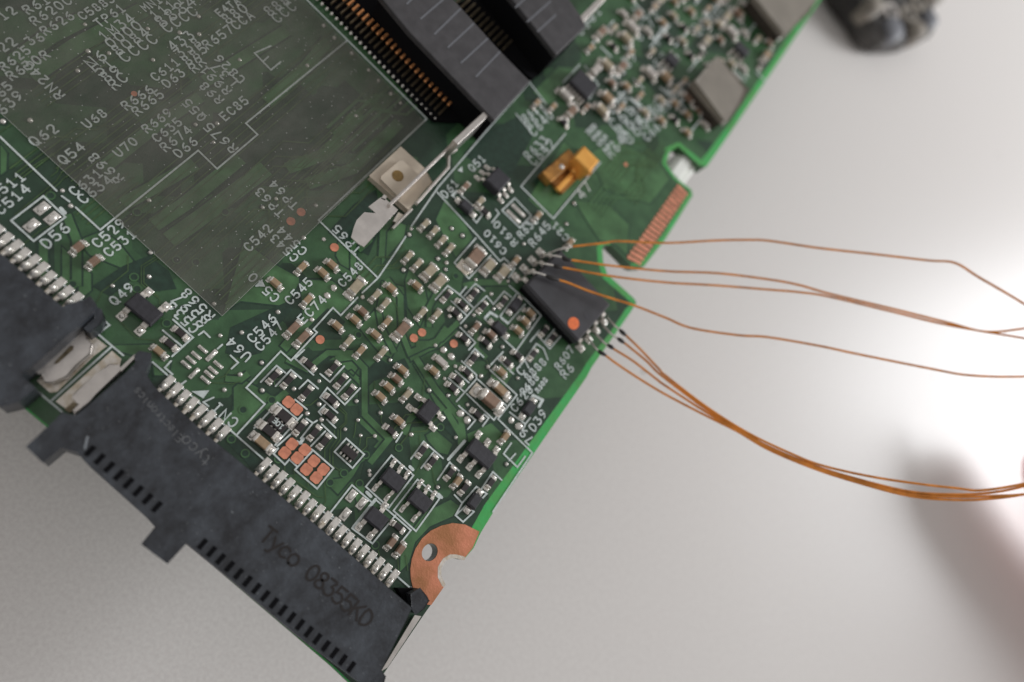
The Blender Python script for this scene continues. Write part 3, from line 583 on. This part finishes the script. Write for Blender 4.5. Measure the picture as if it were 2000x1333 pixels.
# ------------------------------------------------------------------ the big chip with the soldered wires
CHZ = .19
cq = [P(*q, CHZ) for q in [(1025,553),(1132,670),(1195,588),(1094,493)]]
cc = sum(cq, Vector())/4; ex = (cq[1]-cq[0]); ey = (cq[3]-cq[0]); crot = math.atan2(ex.y, ex.x)
CL = (ex.length+(cq[2]-cq[3]).length)/2; CW = (ey.length+(cq[2]-cq[1]).length)/2
b = MB(); b.box(0, 0, .10, CHZ, CL, CW, .02)
bigchip = link('memory_chip', b.mesh('memory_chip'), M['chip'], board, (cc.x, cc.y, 0), crot)
b = MB(); b.box(0, 0, .015, .0995, CL*.98, CW*.98); link('chip_gap_shade', b.mesh('chip_gap_shade'), M['black'], bigchip)  # lower half of the body, painted black as its gap shadow
b = MB(); b.disc(0, 0, 0, .003, .056, 24); q = P(1120, 632, CHZ)-Vector((cc.x, cc.y, 0)); q.rotate(Matrix.Rotation(-crot, 3, 'Z')); link('orange_dot', b.mesh('orange_dot'), M['orange'], bigchip, (q.x, q.y, CHZ-.0005), 0, (1, 1.1, 1))
b = MB(); b.disc(0, 0, 0, .002, .03, 16); link('pin_mark', b.mesh('pin_mark'), M['blk'], bigchip, (CL/2-.10, CW/2-.28, CHZ), 0)
pr = [(-.01, .09), (.03, .09), (.045, .08), (.06, .012), (.11, .012)]
b = MB(); v = []; f = []
for x, z in pr: v += [(x, -.022, z), (x, .022, z), (x, .022, z+.014), (x, -.022, z+.014)]
for i in range(4):
    for q in range(4): r = (q+1) % 4; f.append((i*4+q, i*4+4+q, i*4+4+r, i*4+r))
f += [(0, 1, 2, 3), (19, 18, 17, 16)]; b.add(v, f); pme = b.mesh('lead')
sb = MB(); sb.rbox(0, 0, 0, .09, .07, .012, .005); sb.dome(-.005, 0, .002, .042, .033, .045, 10); sbm = sb.mesh('solder_joint', True)
PINS = []
for s in (1, -1):
    for i in range(4):
        y = (i-1.5)*CW*.235
        link('lead', pme, M['term'], bigchip, (s*CL/2, y, 0), 0 if s > 0 else math.pi); link('solder_joint', sbm, M['solder'], bigchip, (s*(CL/2+.09), y, .006), 0 if s > 0 else math.pi)
# ------------------------------------------------------------------ copper ring round the screw notch
ringpx = [(806,1148),(802,1130),(801,1112),(804,1092),(811,1072),(824,1052),(841,1037),(862,1027),(884,1022),(908,1025),(936,1039),(923,1070),(905,1093),(890,1089),(880,1089),(869,1096),(861,1110),(861,1126),(869,1143),(842,1182),(824,1180)]
b = MB(); pp = [P(*q) for q in ringpx]; b.prism([(p.x, p.y) for p in pp], .002, .0062, [[(hc.x+.064*math.cos(-t*math.pi/12), hc.y+.072*math.sin(-t*math.pi/12)) for t in range(24)]]); build(b, 'ground_ring', M['ring'], board)
b = MB(); b.strip([P(*q) for q in [(905,1091),(890,1087),(879,1087),(867,1094),(858,1109),(858,1127),(866,1143)]], .03, .0072); build(b, 'solder_rim', M['padgold'], board)
# ------------------------------------------------------------------ edge fingers
A0, A1 = P(1224, 503), P(1326, 357); nf = 18
for i in range(nf):
    c = A0.lerp(A1, (i+.2)/nf); e0 = P(1250, 517); e1 = P(1345, 376); e = e0.lerp(e1, (i+.2)/nf)
    b = MB(); b.strip([c, e], (A1-A0).length/nf*.66, .0065, caps=False); build(b, 'edge_contact', M['copper'], board)
# ------------------------------------------------------------------ white tab seen in the edge notch
p = P(1334, 329, -.05); b = MB(); b.box(p.x, p.y, TZ, -.08, .26, .38, .02); b.box(p.x-.02, p.y, -.08, -.05, .13, .32, .01); build(b, 'white_tab', M['white'], board)
# ------------------------------------------------------------------ gold spring contact
gz = .26
b = MB(); b.prism([P(*q)[:2] for q in [(1066,352),(1094,383),(1126,350),(1150,345),(1160,318),(1132,292)]], .006, .05); gs = build(b, 'gold_spring_contact', M['gold2'], board)
b = MB(); c = P(1147, 310, gz); b.box(c.x, c.y, .05, gz, .205, .185, .012); build(b, 'contact_block', M['gold'], gs)
b = MB(); p0, p1 = P(1090, 370, .09), P(1118, 340, .09); d = (p1-p0); b.box((p0.x+p1.x)/2, (p0.y+p1.y)/2, .05, .09, d.length, .05, .006, math.atan2(d.y, d.x)); build(b, 'spring_finger', M['gold'], gs)
b = MB(); p0, p1 = P(1068, 346, .16), P(1120, 300, .16); d = p1-p0; b.box((p0.x+p1.x)/2, (p0.y+p1.y)/2, .05, .16, d.length, .13, .01, math.atan2(d.y, d.x)); build(b, 'spring_arm', M['gold2'], gs)
p = P(1097, 326, .16); b = MB(); b.dome(p.x, p.y, .16, .03, .03, .02); build(b, 'contact_rivet', M['steel'], gs, True)
p = P(1122, 331, .12); b = MB(); b.dome(p.x, p.y, .09, .035, .035, .04); build(b, 'contact_rivet', M['gold'], gs, True)

# ------------------------------------------------------------------ black edge connectors along the lower left
def slab(name, pix, z, m, z0=.005, parent=board, ch=0):
    b = MB(); p = [P(x, y, z) for x, y in pix]; b.prism([(q.x, q.y) for q in p], z0, z); o = build(b, name, m, parent)
    if ch:
        md = o.modifiers.new('bevel', 'BEVEL'); md.width = ch; md.segments = 2; md.limit_method = 'ANGLE'
    return o
KZ = .30
main = slab('drive_connector', [(121,806),(142,812),(152,810),(237,737),(266,708),(262,694),(272,686),(296,690),(292,712),(284,728),(303,757),(400,846),(497,926),(643,1047),(805,1188),(744,1312),(722,1336),(700,1333),(588,1248),(450,1132),(364,1062),(327,1102),(276,1063),(303,1029),(286,1010),(172,908),(150,884),(120,875),(84,904),(51,873),(108,820)], KZ, M['house'], ch=.008)
ds = slab('side_wall', [(802,1160),(820,1150),(834,1165),(838,1174),(828,1190),(812,1200),(806,1190)], .24, M['house'], parent=main, ch=.006)
b = MB(); b.prism([P(*q, .16)[:2] for q in [(780,1150),(824,1151),(806,1186),(795,1180)]], .005, .12); build(b, 'inner_web', M['black'], main)
slab('latch_arm', [(722,1336),(745,1312),(753,1322),(748,1345),(730,1350)], .22, M['house'], parent=main, ch=.006)
b = MB(); b.prism([P(*q, .05)[:2] for q in [(810,1202),(823,1204),(757,1304),(744,1312)]], .02, .05); build(b, 'metal_bracket', M['steel'], main)
left = slab('side_connector', [(-160,372),(12,504),(121,599),(162,586),(176,578),(188,594),(179,614),(80,702),(40,734),(58,748),(70,758),(36,786),(0,795),(-200,640)], KZ, M['house'], ch=.008)
slab('end_hook', [(186,600),(198,606),(204,619),(198,632),(176,651),(165,642),(184,622)], .22, M['house'], parent=left, ch=.005)
def slots(o, a, b_, n, parent):
    # shade of the lower-edge recesses, put in as flat black plates
    p0, p1 = P(*a, KZ), P(*b_, KZ)
    m = MB(); m.box(0, 0, 0, .0016, .034, .078); me = m.mesh('contact_slot_shade')
    for i in range(n):
        p = p0.lerp(p1, i/(n-1)); link('contact_slot_shade', me, M['black'], parent, (p.x, p.y+.012, KZ+.0006))
slots(main, (173, 884), (304, 993), 8, main); slots(main, (393, 1066), (684, 1306), 18, main)
# soldered legs of the connectors
lm = MB(); lm.rbox(0, .012, 0, .057, .13, .020, .006); v = []
lm.dome(0, -.028, .004, .028, .045, .055, 12); lme = lm.mesh('solder_tail', True)
l2 = MB(); l2.box(0, -.06, .0, .05, .030, .10, .008); l2me = l2.mesh('leg')
def legs(a, b_, n, parent):
    p0, p1 = P(*a, .02), P(*b_, .02)
    for i in range(n):
        p = p0.lerp(p1, i/(n-1)); o = link('connector_leg', l2me, M['padgold'], parent, (p.x, p.y, .006), math.radians(rnd.uniform(-2, 2)))
        link('solder_tail', lme, M['padgold'] if rnd.random() < .6 else M['solder'], o, (0, .0, 0), 0, (1, rnd.uniform(.9, 1.1), rnd.uniform(.8, 1.3)))
legs((-30, 440), (142, 588), 11, left); legs((324, 750), (434, 848), 8, main); legs((513, 912), (765, 1132), 18, main)
def marking(t, x1, y1, x2, y2, **kw):        # every moulded or stamped character is its own part
    n = len(t)-1; dx, dy = (x2-x1)/n, (y2-y1)/n; g = P(x1+dx, y1+dy, KZ)-P(x1, y1, KZ)
    for i, ch in enumerate(t):
        if ch != ' ': text(ch+' ', x1+dx*i, y1+dy*i, x1+dx*(i+1), y1+dy*(i+1), **kw)
marking('Tyco-08355KD'.replace('-', ' '), 524, 1046, 716, 1208, hk=1.3, w=.017, z=.0016, m='stamp', surf=KZ, ang=0, parent=main, name='stamped_marking')
marking('tyco', 402, 900, 362, 862, hk=1.1, w=.008, z=.0016, m='emboss', surf=KZ, ang=math.pi, parent=main, name='moulded_marking')
marking('Electronics', 350, 856, 267, 764, hk=1.15, w=.006, z=.0016, m='emboss', surf=KZ, ang=math.pi, parent=main, name='moulded_marking')
b = MB(); b.strip([P(171,854,KZ), P(166,876,KZ)], .014, KZ+.002); build(b, 'scratch', M['scrape'], main)
# metal hold-downs between the two connectors
poly('anchor_pad', [(176,652),(209,677),(184,696),(112,766),(98,768),(72,745),(150,660)], M['padgold'], .010)
poly('anchor_pad', [(219,686),(237,702),(232,726),(172,790),(150,808),(130,800),(109,785)], M['padgold'], .010)
h1 = slab('hold_down', [(150,645),(160,640),(170,662),(180,672),(176,690),(150,712),(130,735),(104,747),(90,744),(82,732),(72,728),(88,706)], .09, M['steel'], z0=.05, ch=.006)
slab('hold_down_slot', [(108,706),(137,676),(144,676),(143,683),(113,710),(105,712)], .0925, M['leg'], z0=.085, parent=h1)
h2 = slab('hold_down', [(232,714),(236,724),(188,770),(174,786),(146,808),(144,802),(152,790),(142,776),(150,764),(190,730),(215,712)], .07, M['steel'], z0=.03, ch=.006)
slab('hold_down_tongue', [(176,628),(181,618),(184,622),(150,650),(146,648)], .13, M['steel'], z0=.05, parent=h1); slab('hold_down_tongue', [(233,720),(263,692),(266,697),(237,726)], .13, M['steel'], z0=.05, parent=h2)
slab('hold_down_tongue', [(54,728),(88,700),(92,706),(58,731)], .13, M['steel'], z0=.05, parent=h1)
slab('hold_down_foot', [(126,800),(142,786),(156,790),(150,800),(136,806)], .05, M['leg'], z0=.01, parent=h2)

# ------------------------------------------------------------------ memory sockets, upper middle
def ext(a, b_, t): return (a[0]+(b_[0]-a[0])*t, a[1]+(b_[1]-a[1])*t)
SZ = .42
s1 = slab('memory_socket', [(966,236),(1036,160),(976,99),(903,18),(820,-70),(740,-10),(800,63)], SZ, M['socket'], z0=.35, ch=.01)
s2 = slab('memory_socket', [(1087,108),(1145,52),(1134,30),(1090,-30),(1060,-80),(960,-50),(1008,8),(1040,48)], SZ, M['socket'], z0=.35, ch=.01)
def core(pix, z, zt, m, parent):
    p = [P(x, y, z) for x, y in pix]; c = sum(p, Vector())/len(p); b = MB()
    b.prism([(c.x+(q.x-c.x)*.985, c.y+(q.y-c.y)*.985) for q in p], .005, zt); return build(b, 'lower_body', M[m], parent)
core([(966,236),(1036,160),(976,99),(903,18),(820,-70),(740,-10),(800,63)], SZ, .348, 'black', s1)  # sockets' shaded lower sides, put in as black
core([(1087,108),(1145,52),(1134,30),(1090,-30),(1060,-80),(960,-50),(1008,8),(1040,48)], SZ, .348, 'black', s2)
for q, par in [([(822,37),(865,0)],s1),([(849,67),(899,18)],s1),([(875,93),(925,47)],s1),([(901,123),(952,76)],s1),([(930,150),(976,102)],s1),([(795,8),(815,-12)],s1),([(1007,15),(1025,-2)],s2),([(1030,43),(1075,3)],s2),([(1050,62),(1085,30)],s2)]:
    b = MB(); b.strip([P(*t, SZ) for t in q], .017, SZ+.002); build(b, 'moulded_rib', M['rib'], par)
b = MB(); b.prism([P(*q, .06)[:2] for q in [(966,236),(885,236),(848,234),(622,-14),(640,-60),(800,-60)]], .005, .05); build(b, 'socket_base', M['black'], s1)
b = MB(); b.prism([P(*q, .06)[:2] for q in [(1087,108),(1042,155),(976,99),(890,10),(960,-40),(1020,20)]], .005, .05); build(b, 'socket_base', M['black'], s2)
dm = MB(); dm.dome(0, 0, 0, .016, .02, .02, 8); dme = dm.mesh('solder_tail', True); lg = MB(); lg.box(0, 0, 0, .03, .018, .17, .004); lgm = lg.mesh('leg'); ct = MB(); ct.box(0, 0, 0, .02, .024, .085, .006); ctm = ct.mesh('contact')
p0, p1 = P(629, 9, .03), P(849, 233, .03); st = (p1-p0)/24
for i in range(-6, 25):
    p = p0+st*i; o = link('socket_leg', lgm, M['leg'], s1, (p.x, p.y+.13, .055)); link('solder_tail', dme, M['solder'], o, (0, -.13, -.02))
p0, p1 = P(686, 4, .14), P(881, 199, .14); st = (p1-p0)/21
for i in range(-5, 22):
    p = p0+st*i; link('socket_contact', ctm, M['contact'], s1, (p.x, p.y, .12))
p0, p1 = P(905, 28, .09), P(978, 100, .09); st = (p1-p0)/8
for i in range(-3, 9):
    p = p0+st*i; o = link('socket_leg', lgm, M['leg'], s2, (p.x, p.y+.12, .06)); link('solder_tail', dme, M['leg'], o, (0, -.13, -.01))
def bar(name, pts, w, z, h, m='steel', par=None):
    b = MB(); p = [P(*q, z) for q in pts]; n = len(p)
    for i in range(n-1):
        d = p[i+1]-p[i]; b.box((p[i].x+p[i+1].x)/2, (p[i].y+p[i+1].y)/2, z-h, z-.0005*i, d.length+w*.8, w, min(.006, w*.3), math.atan2(d.y, d.x))
    return build(b, name, M[m], par or board)
bar('latch_rail', [(950,222),(893,275)], .058, .40, .3, par=s1); bar('latch_rail', [(1176,-2),(1137,37)], .06, .42, .3, par=s2); bar('latch_rail', [(1215,-44),(1168,6)], .045, .4, .3, par=s2)
lt = bar('latch_arm', [(888,277),(777,385),(763,398)], .028, .22, .06)
bar('latch_wire', [(892,291),(878,300),(877,326),(816,395)], .024, .16, .05, par=lt); bar('latch_wire', [(804,408),(769,444)], .024, .06, .05, par=lt)
pl = slab('latch_plate', [(720,406),(742,392),(756,396),(777,410),(711,483),(686,464),(697,428),(713,414),(734,416)], .16, M['steel'], z0=.145, par=None) if False else slab('latch_plate', [(720,404),(744,386),(754,390),(777,410),(711,483),(700,476),(686,464),(691,445),(697,430),(712,415),(734,417)], .17, M['steel'], z0=.155, parent=lt, ch=.004)
slab('latch_plate_foot', [(768,432),(778,415),(788,420),(776,436)], .04, M['padgold'], z0=.01, parent=lt)
slab('latch_plate_tab', [(744,388),(750,380),(756,384),(752,392)], .17, M['steel'], z0=.155, parent=lt)
# cream push switch beside the latch
sw = slab('push_switch', [(783,289),(828,330),(843,356),(797,407),(724,344)], .09, M['beige'], ch=.01)
slab('switch_cap', [(781,314),(787,314),(822,346),(783,386),(778,384),(744,350),(745,344)], .14, M['beige'], z0=.085, parent=sw, ch=.012)
p = P(777, 344, .14); b = MB(); b.disc(p.x, p.y, .138, .143, .052, 18); build(b, 'switch_plunger', M['amber'], sw)

# ------------------------------------------------------------------ crowd of parts in the far corner
for q in ([(1356,161),(1402,113),(1459,176),(1447,205),(1418,236)], [(1475,-8),(1535,-60),(1600,-10),(1578,28),(1534,66)]):
    o = slab('power_inductor', q, .24, M['grey'], z0=.17, ch=.02); core(q, .24, .168, 'coil', o)
ic(1315, 115, 'a', .15, .13, .09, 3, 3, 'small_chip'); ic(1452, 95, 'a', .18, .13, .1, 3, 3, 'small_chip')
def inpoly(x, y, poly_):
    c = False; j = len(poly_)-1
    for i in range(len(poly_)):
        xi, yi = poly_[i]; xj, yj = poly_[j]
        if (yi > y) != (yj > y) and x < (xj-xi)*(y-yi)/(yj-yi)+xi: c = not c
        j = i
    return c
REG = [(1135,95),(1240,-20),(1480,-20),(1440,60),(1560,70),(1480,170),(1350,110),(1340,170),(1390,235),(1360,270),(1300,235),(1200,215),(1140,215),(1095,245),(1050,215),(1040,190),(1090,175),(1110,150),(1170,150),(1160,120)]
used = [P(1142, 163), P(1315, 115), P(1452, 95)]; tries = 0; cnt = 0
while cnt < 110 and tries < 6000:
    tries += 1; x = rnd.uniform(1030, 1560); y = rnd.uniform(-20, 280)
    if not inpoly(x, y, REG): continue
    if x > 1604-.679*(y+2)-28: continue
    p = P(x, y)
    if any((p-u).length < (.17 if i > 2 else .24) for i, u in enumerate(used)): continue
    used.append(p); cnt += 1; kk = rnd.choice(['cer1', 'cer1', 'cer2', 'cer3', 'res', 'cerw'])
    sz = rnd.choice([(.10, .052, .05), (.10, .052, .05), (.15, .08, .07)]); chip(x, y, rnd.choice('ab'), kk, sz if kk != 'res' else (.10, .05, .036))
for i in range(60):
    x = rnd.uniform(1110, 1500); y = rnd.uniform(0, 290)
    if inpoly(x, y, REG): line([(x, y), (x+22, y-27)] if i % 2 else [(x, y), (x+20, y+19)], .018)
for (x, y, t) in [(1130,60,'C661'),(1200,150,'R689'),(1245,70,'C672'),(1290,215,'R67'),(1320,190,'C68'),(1275,140,'Q58'),(1360,60,'C69'),(1390,30,'L12')]:
    text(t, x, y, x+11*(len(t)-1), y-13*(len(t)-1))

# ------------------------------------------------------------------ smoky protective film over the upper left
fp = [P(*q, .03) for q in [(831,236),(434,617),(-80,146),(-200,0),(250,-340),(560,-36)]]
b = MB(); b.add([(p.x, p.y, .022) for p in fp], [tuple(range(len(fp)))[::1]]); fo = build(b, 'protective_film', M['film'], board)
fo['label'] = 'smoky translucent film stuck over the upper left lettering'
b = MB(); b.strip([fp[0], fp[1], fp[2]], .0035, .0228, caps=False); build(b, 'film_edge', M['filmedge'], fo)

# ------------------------------------------------------------------ enamelled wires
def wire(label, pts, r=.0115, tin=0, burn=None):
    path = catmull([P(x, y, z+max(0, x-1300)/700*.8) for x, y, z in pts])
    o = build(tube(path, r), 'copper_wire', M['wire'], None, True); tag(o, label, 'wire', 'enamelled copper wires soldered to the chip')
    if burn:
        bp_ = catmull([P(*q) for q in burn], 4); n = len(bp_); rr = [r*1.05+r*.75*math.sin(math.pi*i/(n-1)) for i in range(n)]
        build(tube(bp_, rr), 'burnt_end', M['char'], o, True)
    return o
def tin(o, pts, r=.010):
    build(tube(catmull([P(*q) for q in pts], 5), r), 'tinned_end', M['solder'], o, True)
w1 = wire('topmost copper wire, arching over the gold edge contacts and kinking bright at right', [(1118,482,.22),(1135,480,.24),(1180,475,.30),(1210,471.5,.33),(1300,475,.42),(1400,470,.5),(1463,469,.55),(1504,471,.58),(1600,485,.66),(1700,496,.74),(1812,509,.82),(1865,514,.86),(1912,542,.88),(2000,594,.92),(2080,650,.95)])
tin(w1, [(1068,498,.06),(1085,490,.14),(1100,486,.2),(1119,482,.22)])
w2 = wire('upper wire of the close pair crossing right from the chip, second from the top', [(1108,508,.26),(1120,509,.27),(1195,519.5,.32),(1300,530,.40),(1400,534,.47),(1500,546,.54),(1560,557,.58),(1620,574,.62),(1750,605,.70),(1850,630,.76),(1925,648,.80),(2000,642,.84),(2080,628,.88)], burn=[(1098,502,.25),(1105,507,.26),(1116,509,.27)])
tin(w2, [(1056,506,.05),(1066,500,.15),(1082,500,.22),(1099,503,.25)])
w3 = wire('lower wire of the close pair crossing right from the chip, third from the top', [(1096,522,.25),(1105,524,.26),(1195,540,.31),(1300,552,.39),(1400,558,.46),(1500,566,.53),(1560,571,.57),(1620,580,.60),(1750,611,.68),(1850,635,.74),(2000,661,.82),(2080,672,.86)], burn=[(1081,519,.245),(1088,521,.25),(1098,522.5,.255)])
tin(w3, [(1042,522,.05),(1053,514,.16),(1066,516,.23),(1082,519,.245)])
w4 = wire('copper wire lying across the black chip and sagging right, fourth from the top', [(1090,547,.24),(1110,553,.25),(1150,569,.27),(1200,585,.30),(1240,597.5,.33),(1300,621,.38),(1350,641,.42),(1440,655,.48),(1500,659,.52),(1600,676,.58),(1675,692,.63),(1825,722,.72),(1880,732,.75),(1940,736,.78),(2000,736,.80),(2080,734,.84)], burn=[(1066,539,.235),(1076,543,.24),(1092,548,.24)])
tin(w4, [(1024,540,.05),(1032,534,.14),(1048,533,.22),(1067,539,.235)])
w5 = wire('uppermost of the four copper wires leaving the chip corner and sweeping down right', [(1221,654,.24),(1250,682,.27),(1287,721,.32),(1300,734,.33),(1380,795,.42),(1461,846,.50),(1540,884,.56),(1604,909,.61),(1700,931,.68),(1799,946,.74),(1870,954,.78),(1918,958,.81),(2000,945,.86),(2080,920,.9)], burn=[(1210,644,.23),(1216,650,.235),(1223,656,.24)])
tin(w5, [(1186,618,.05),(1190,625,.12),(1200,636,.2),(1211,645,.23)])
w6 = wire('second wire of the lower bundle with a fat burnt blob near the board edge', [(1218,669,.24),(1262,705,.28),(1292,734,.32),(1380,800,.41),(1461,850,.49),(1500,872,.52),(1580,906,.58),(1661,932,.64),(1775,960,.71),(1870,966,.77),(1940,962,.81),(2000,950,.85),(2080,926,.9)], burn=[(1206,661,.23),(1212,665,.235),(1219,670,.24)])
tin(w6, [(1174,631,.05),(1182,640,.13),(1194,653,.2),(1207,662,.23)])
w7 = wire('third wire of the lower bundle, soldered between two neighbouring pins', [(1197,681,.22),(1237,706,.26),(1281,740,.31),(1300,754,.33),(1380,806,.41),(1461,853,.49),(1500,874,.52),(1580,909,.58),(1661,936,.64),(1775,965,.71),(1870,971,.77),(1940,969,.81),(2000,966,.85),(2080,955,.9)], burn=[(1186,674,.21),(1192,677,.215),(1199,682,.22)])
tin(w7, [(1160,648,.05),(1168,657,.12),(1178,668,.18),(1187,675,.21)])
w8 = wire('lowest of the four bundled wires, leaving the chip nearest the bottom of the board', [(1182,694,.20),(1206,712,.23),(1250,741,.28),(1300,771,.33),(1380,813,.41),(1440,843,.46),(1500,878,.52),(1580,912,.58),(1661,939,.64),(1775,969,.71),(1870,977,.77),(1940,974,.81),(2000,966,.85),(2080,950,.9)], burn=[(1168,685,.19),(1175,690,.195),(1184,695,.2)])
tin(w8, [(1149,661,.05),(1155,669,.1),(1162,679,.16),(1169,686,.19)])

# ------------------------------------------------------------------ dark plug lying on the table, top right
pc = P(1738, -36, TZ+.5)
plug = bpy.data.objects.new('cable_plug', None); COL.objects.link(plug); plug.location = (pc.x, pc.y, TZ); plug.scale = (2.3, 2.3, 1)
tag(plug, 'dark round cable plug with metal pins, out of focus at the top right', 'plug')
b = MB(); n = 28; v = []; f = []
for k_, (z, r_) in enumerate([(0, .40), (.1, .46), (.4, .47), (.5, .43)]):
    for i in range(n):
        rr = r_*(1+.06*math.sin(i*2*math.pi/n*5+1)+.03*math.sin(i*2*math.pi/n*9)); v.append((rr*math.cos(i*2*math.pi/n), rr*math.sin(i*2*math.pi/n), z))
for k_ in range(3):
    for i in range(n): j = (i+1) % n; f.append((k_*n+i, k_*n+j, k_*n+n+j, k_*n+n+i))
f.append(tuple(range(3*n, 4*n))); b.add(v, f); build(b, 'plug_shell', M['plug'], plug)
for i in range(11):
    a = i*2*math.pi/11+.1; rr = .085 if i % 2 else .065
    b = MB(); b.disc(0, 0, .30, .56+.05*(i % 3), rr, 12); b.dome(0, 0, .56+.05*(i % 3), rr, rr, .05, 12)
    link('plug_knob', b.mesh('plug_knob', True), M['grey' if i % 3 else 'rib'], plug, (.40*math.cos(a), .40*math.sin(a), 0))
for i in range(9):
    a = i*2*math.pi/9+.3; b = MB(); b.disc(.27*math.cos(a), .27*math.sin(a), .45, .54, .075, 12); o = build(b, 'plug_pin', M['leg' if i % 3 == 0 else 'steel'] if i % 2 else M['grey'], plug)
    b = MB(); b.disc(.27*math.cos(a), .27*math.sin(a), .54, .542, .035, 10); build(b, 'pin_hole', M['black'], o)
b = MB(); b.disc(0, 0, .45, .52, .12, 14); build(b, 'plug_core', M['black'], plug)

# ------------------------------------------------------------------ hand beyond the right edge, mirrored in the glossy table
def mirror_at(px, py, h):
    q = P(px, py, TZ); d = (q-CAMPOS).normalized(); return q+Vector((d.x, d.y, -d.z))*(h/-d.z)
def skin(name, pts, rad, m, parent=None, sub=2):
    me = bpy.data.meshes.new(name); es = []
    v = [tuple(p) for p in pts]; es = [(i, i+1) for i in range(len(v)-1)]
    me.from_pydata(v, es, []); o = bpy.data.objects.new(name, me); COL.objects.link(o); me.materials.append(m); o.parent = parent
    sk = o.modifiers.new('skin', 'SKIN')
    for i, sv in enumerate(me.skin_vertices[0].data): sv.radius = (rad[i], rad[i]); sv.use_root = (i == len(v)-1)
    sk.use_smooth_shade = True
    o.modifiers.new('sub', 'SUBSURF').levels = sub; o.modifiers['sub'].render_levels = sub
    return o
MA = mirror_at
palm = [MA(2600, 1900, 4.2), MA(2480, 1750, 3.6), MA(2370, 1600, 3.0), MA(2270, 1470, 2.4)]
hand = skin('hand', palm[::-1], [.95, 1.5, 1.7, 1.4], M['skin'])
tag(hand, 'hand holding the wires just past the right edge, mirrored in the table', 'hand')
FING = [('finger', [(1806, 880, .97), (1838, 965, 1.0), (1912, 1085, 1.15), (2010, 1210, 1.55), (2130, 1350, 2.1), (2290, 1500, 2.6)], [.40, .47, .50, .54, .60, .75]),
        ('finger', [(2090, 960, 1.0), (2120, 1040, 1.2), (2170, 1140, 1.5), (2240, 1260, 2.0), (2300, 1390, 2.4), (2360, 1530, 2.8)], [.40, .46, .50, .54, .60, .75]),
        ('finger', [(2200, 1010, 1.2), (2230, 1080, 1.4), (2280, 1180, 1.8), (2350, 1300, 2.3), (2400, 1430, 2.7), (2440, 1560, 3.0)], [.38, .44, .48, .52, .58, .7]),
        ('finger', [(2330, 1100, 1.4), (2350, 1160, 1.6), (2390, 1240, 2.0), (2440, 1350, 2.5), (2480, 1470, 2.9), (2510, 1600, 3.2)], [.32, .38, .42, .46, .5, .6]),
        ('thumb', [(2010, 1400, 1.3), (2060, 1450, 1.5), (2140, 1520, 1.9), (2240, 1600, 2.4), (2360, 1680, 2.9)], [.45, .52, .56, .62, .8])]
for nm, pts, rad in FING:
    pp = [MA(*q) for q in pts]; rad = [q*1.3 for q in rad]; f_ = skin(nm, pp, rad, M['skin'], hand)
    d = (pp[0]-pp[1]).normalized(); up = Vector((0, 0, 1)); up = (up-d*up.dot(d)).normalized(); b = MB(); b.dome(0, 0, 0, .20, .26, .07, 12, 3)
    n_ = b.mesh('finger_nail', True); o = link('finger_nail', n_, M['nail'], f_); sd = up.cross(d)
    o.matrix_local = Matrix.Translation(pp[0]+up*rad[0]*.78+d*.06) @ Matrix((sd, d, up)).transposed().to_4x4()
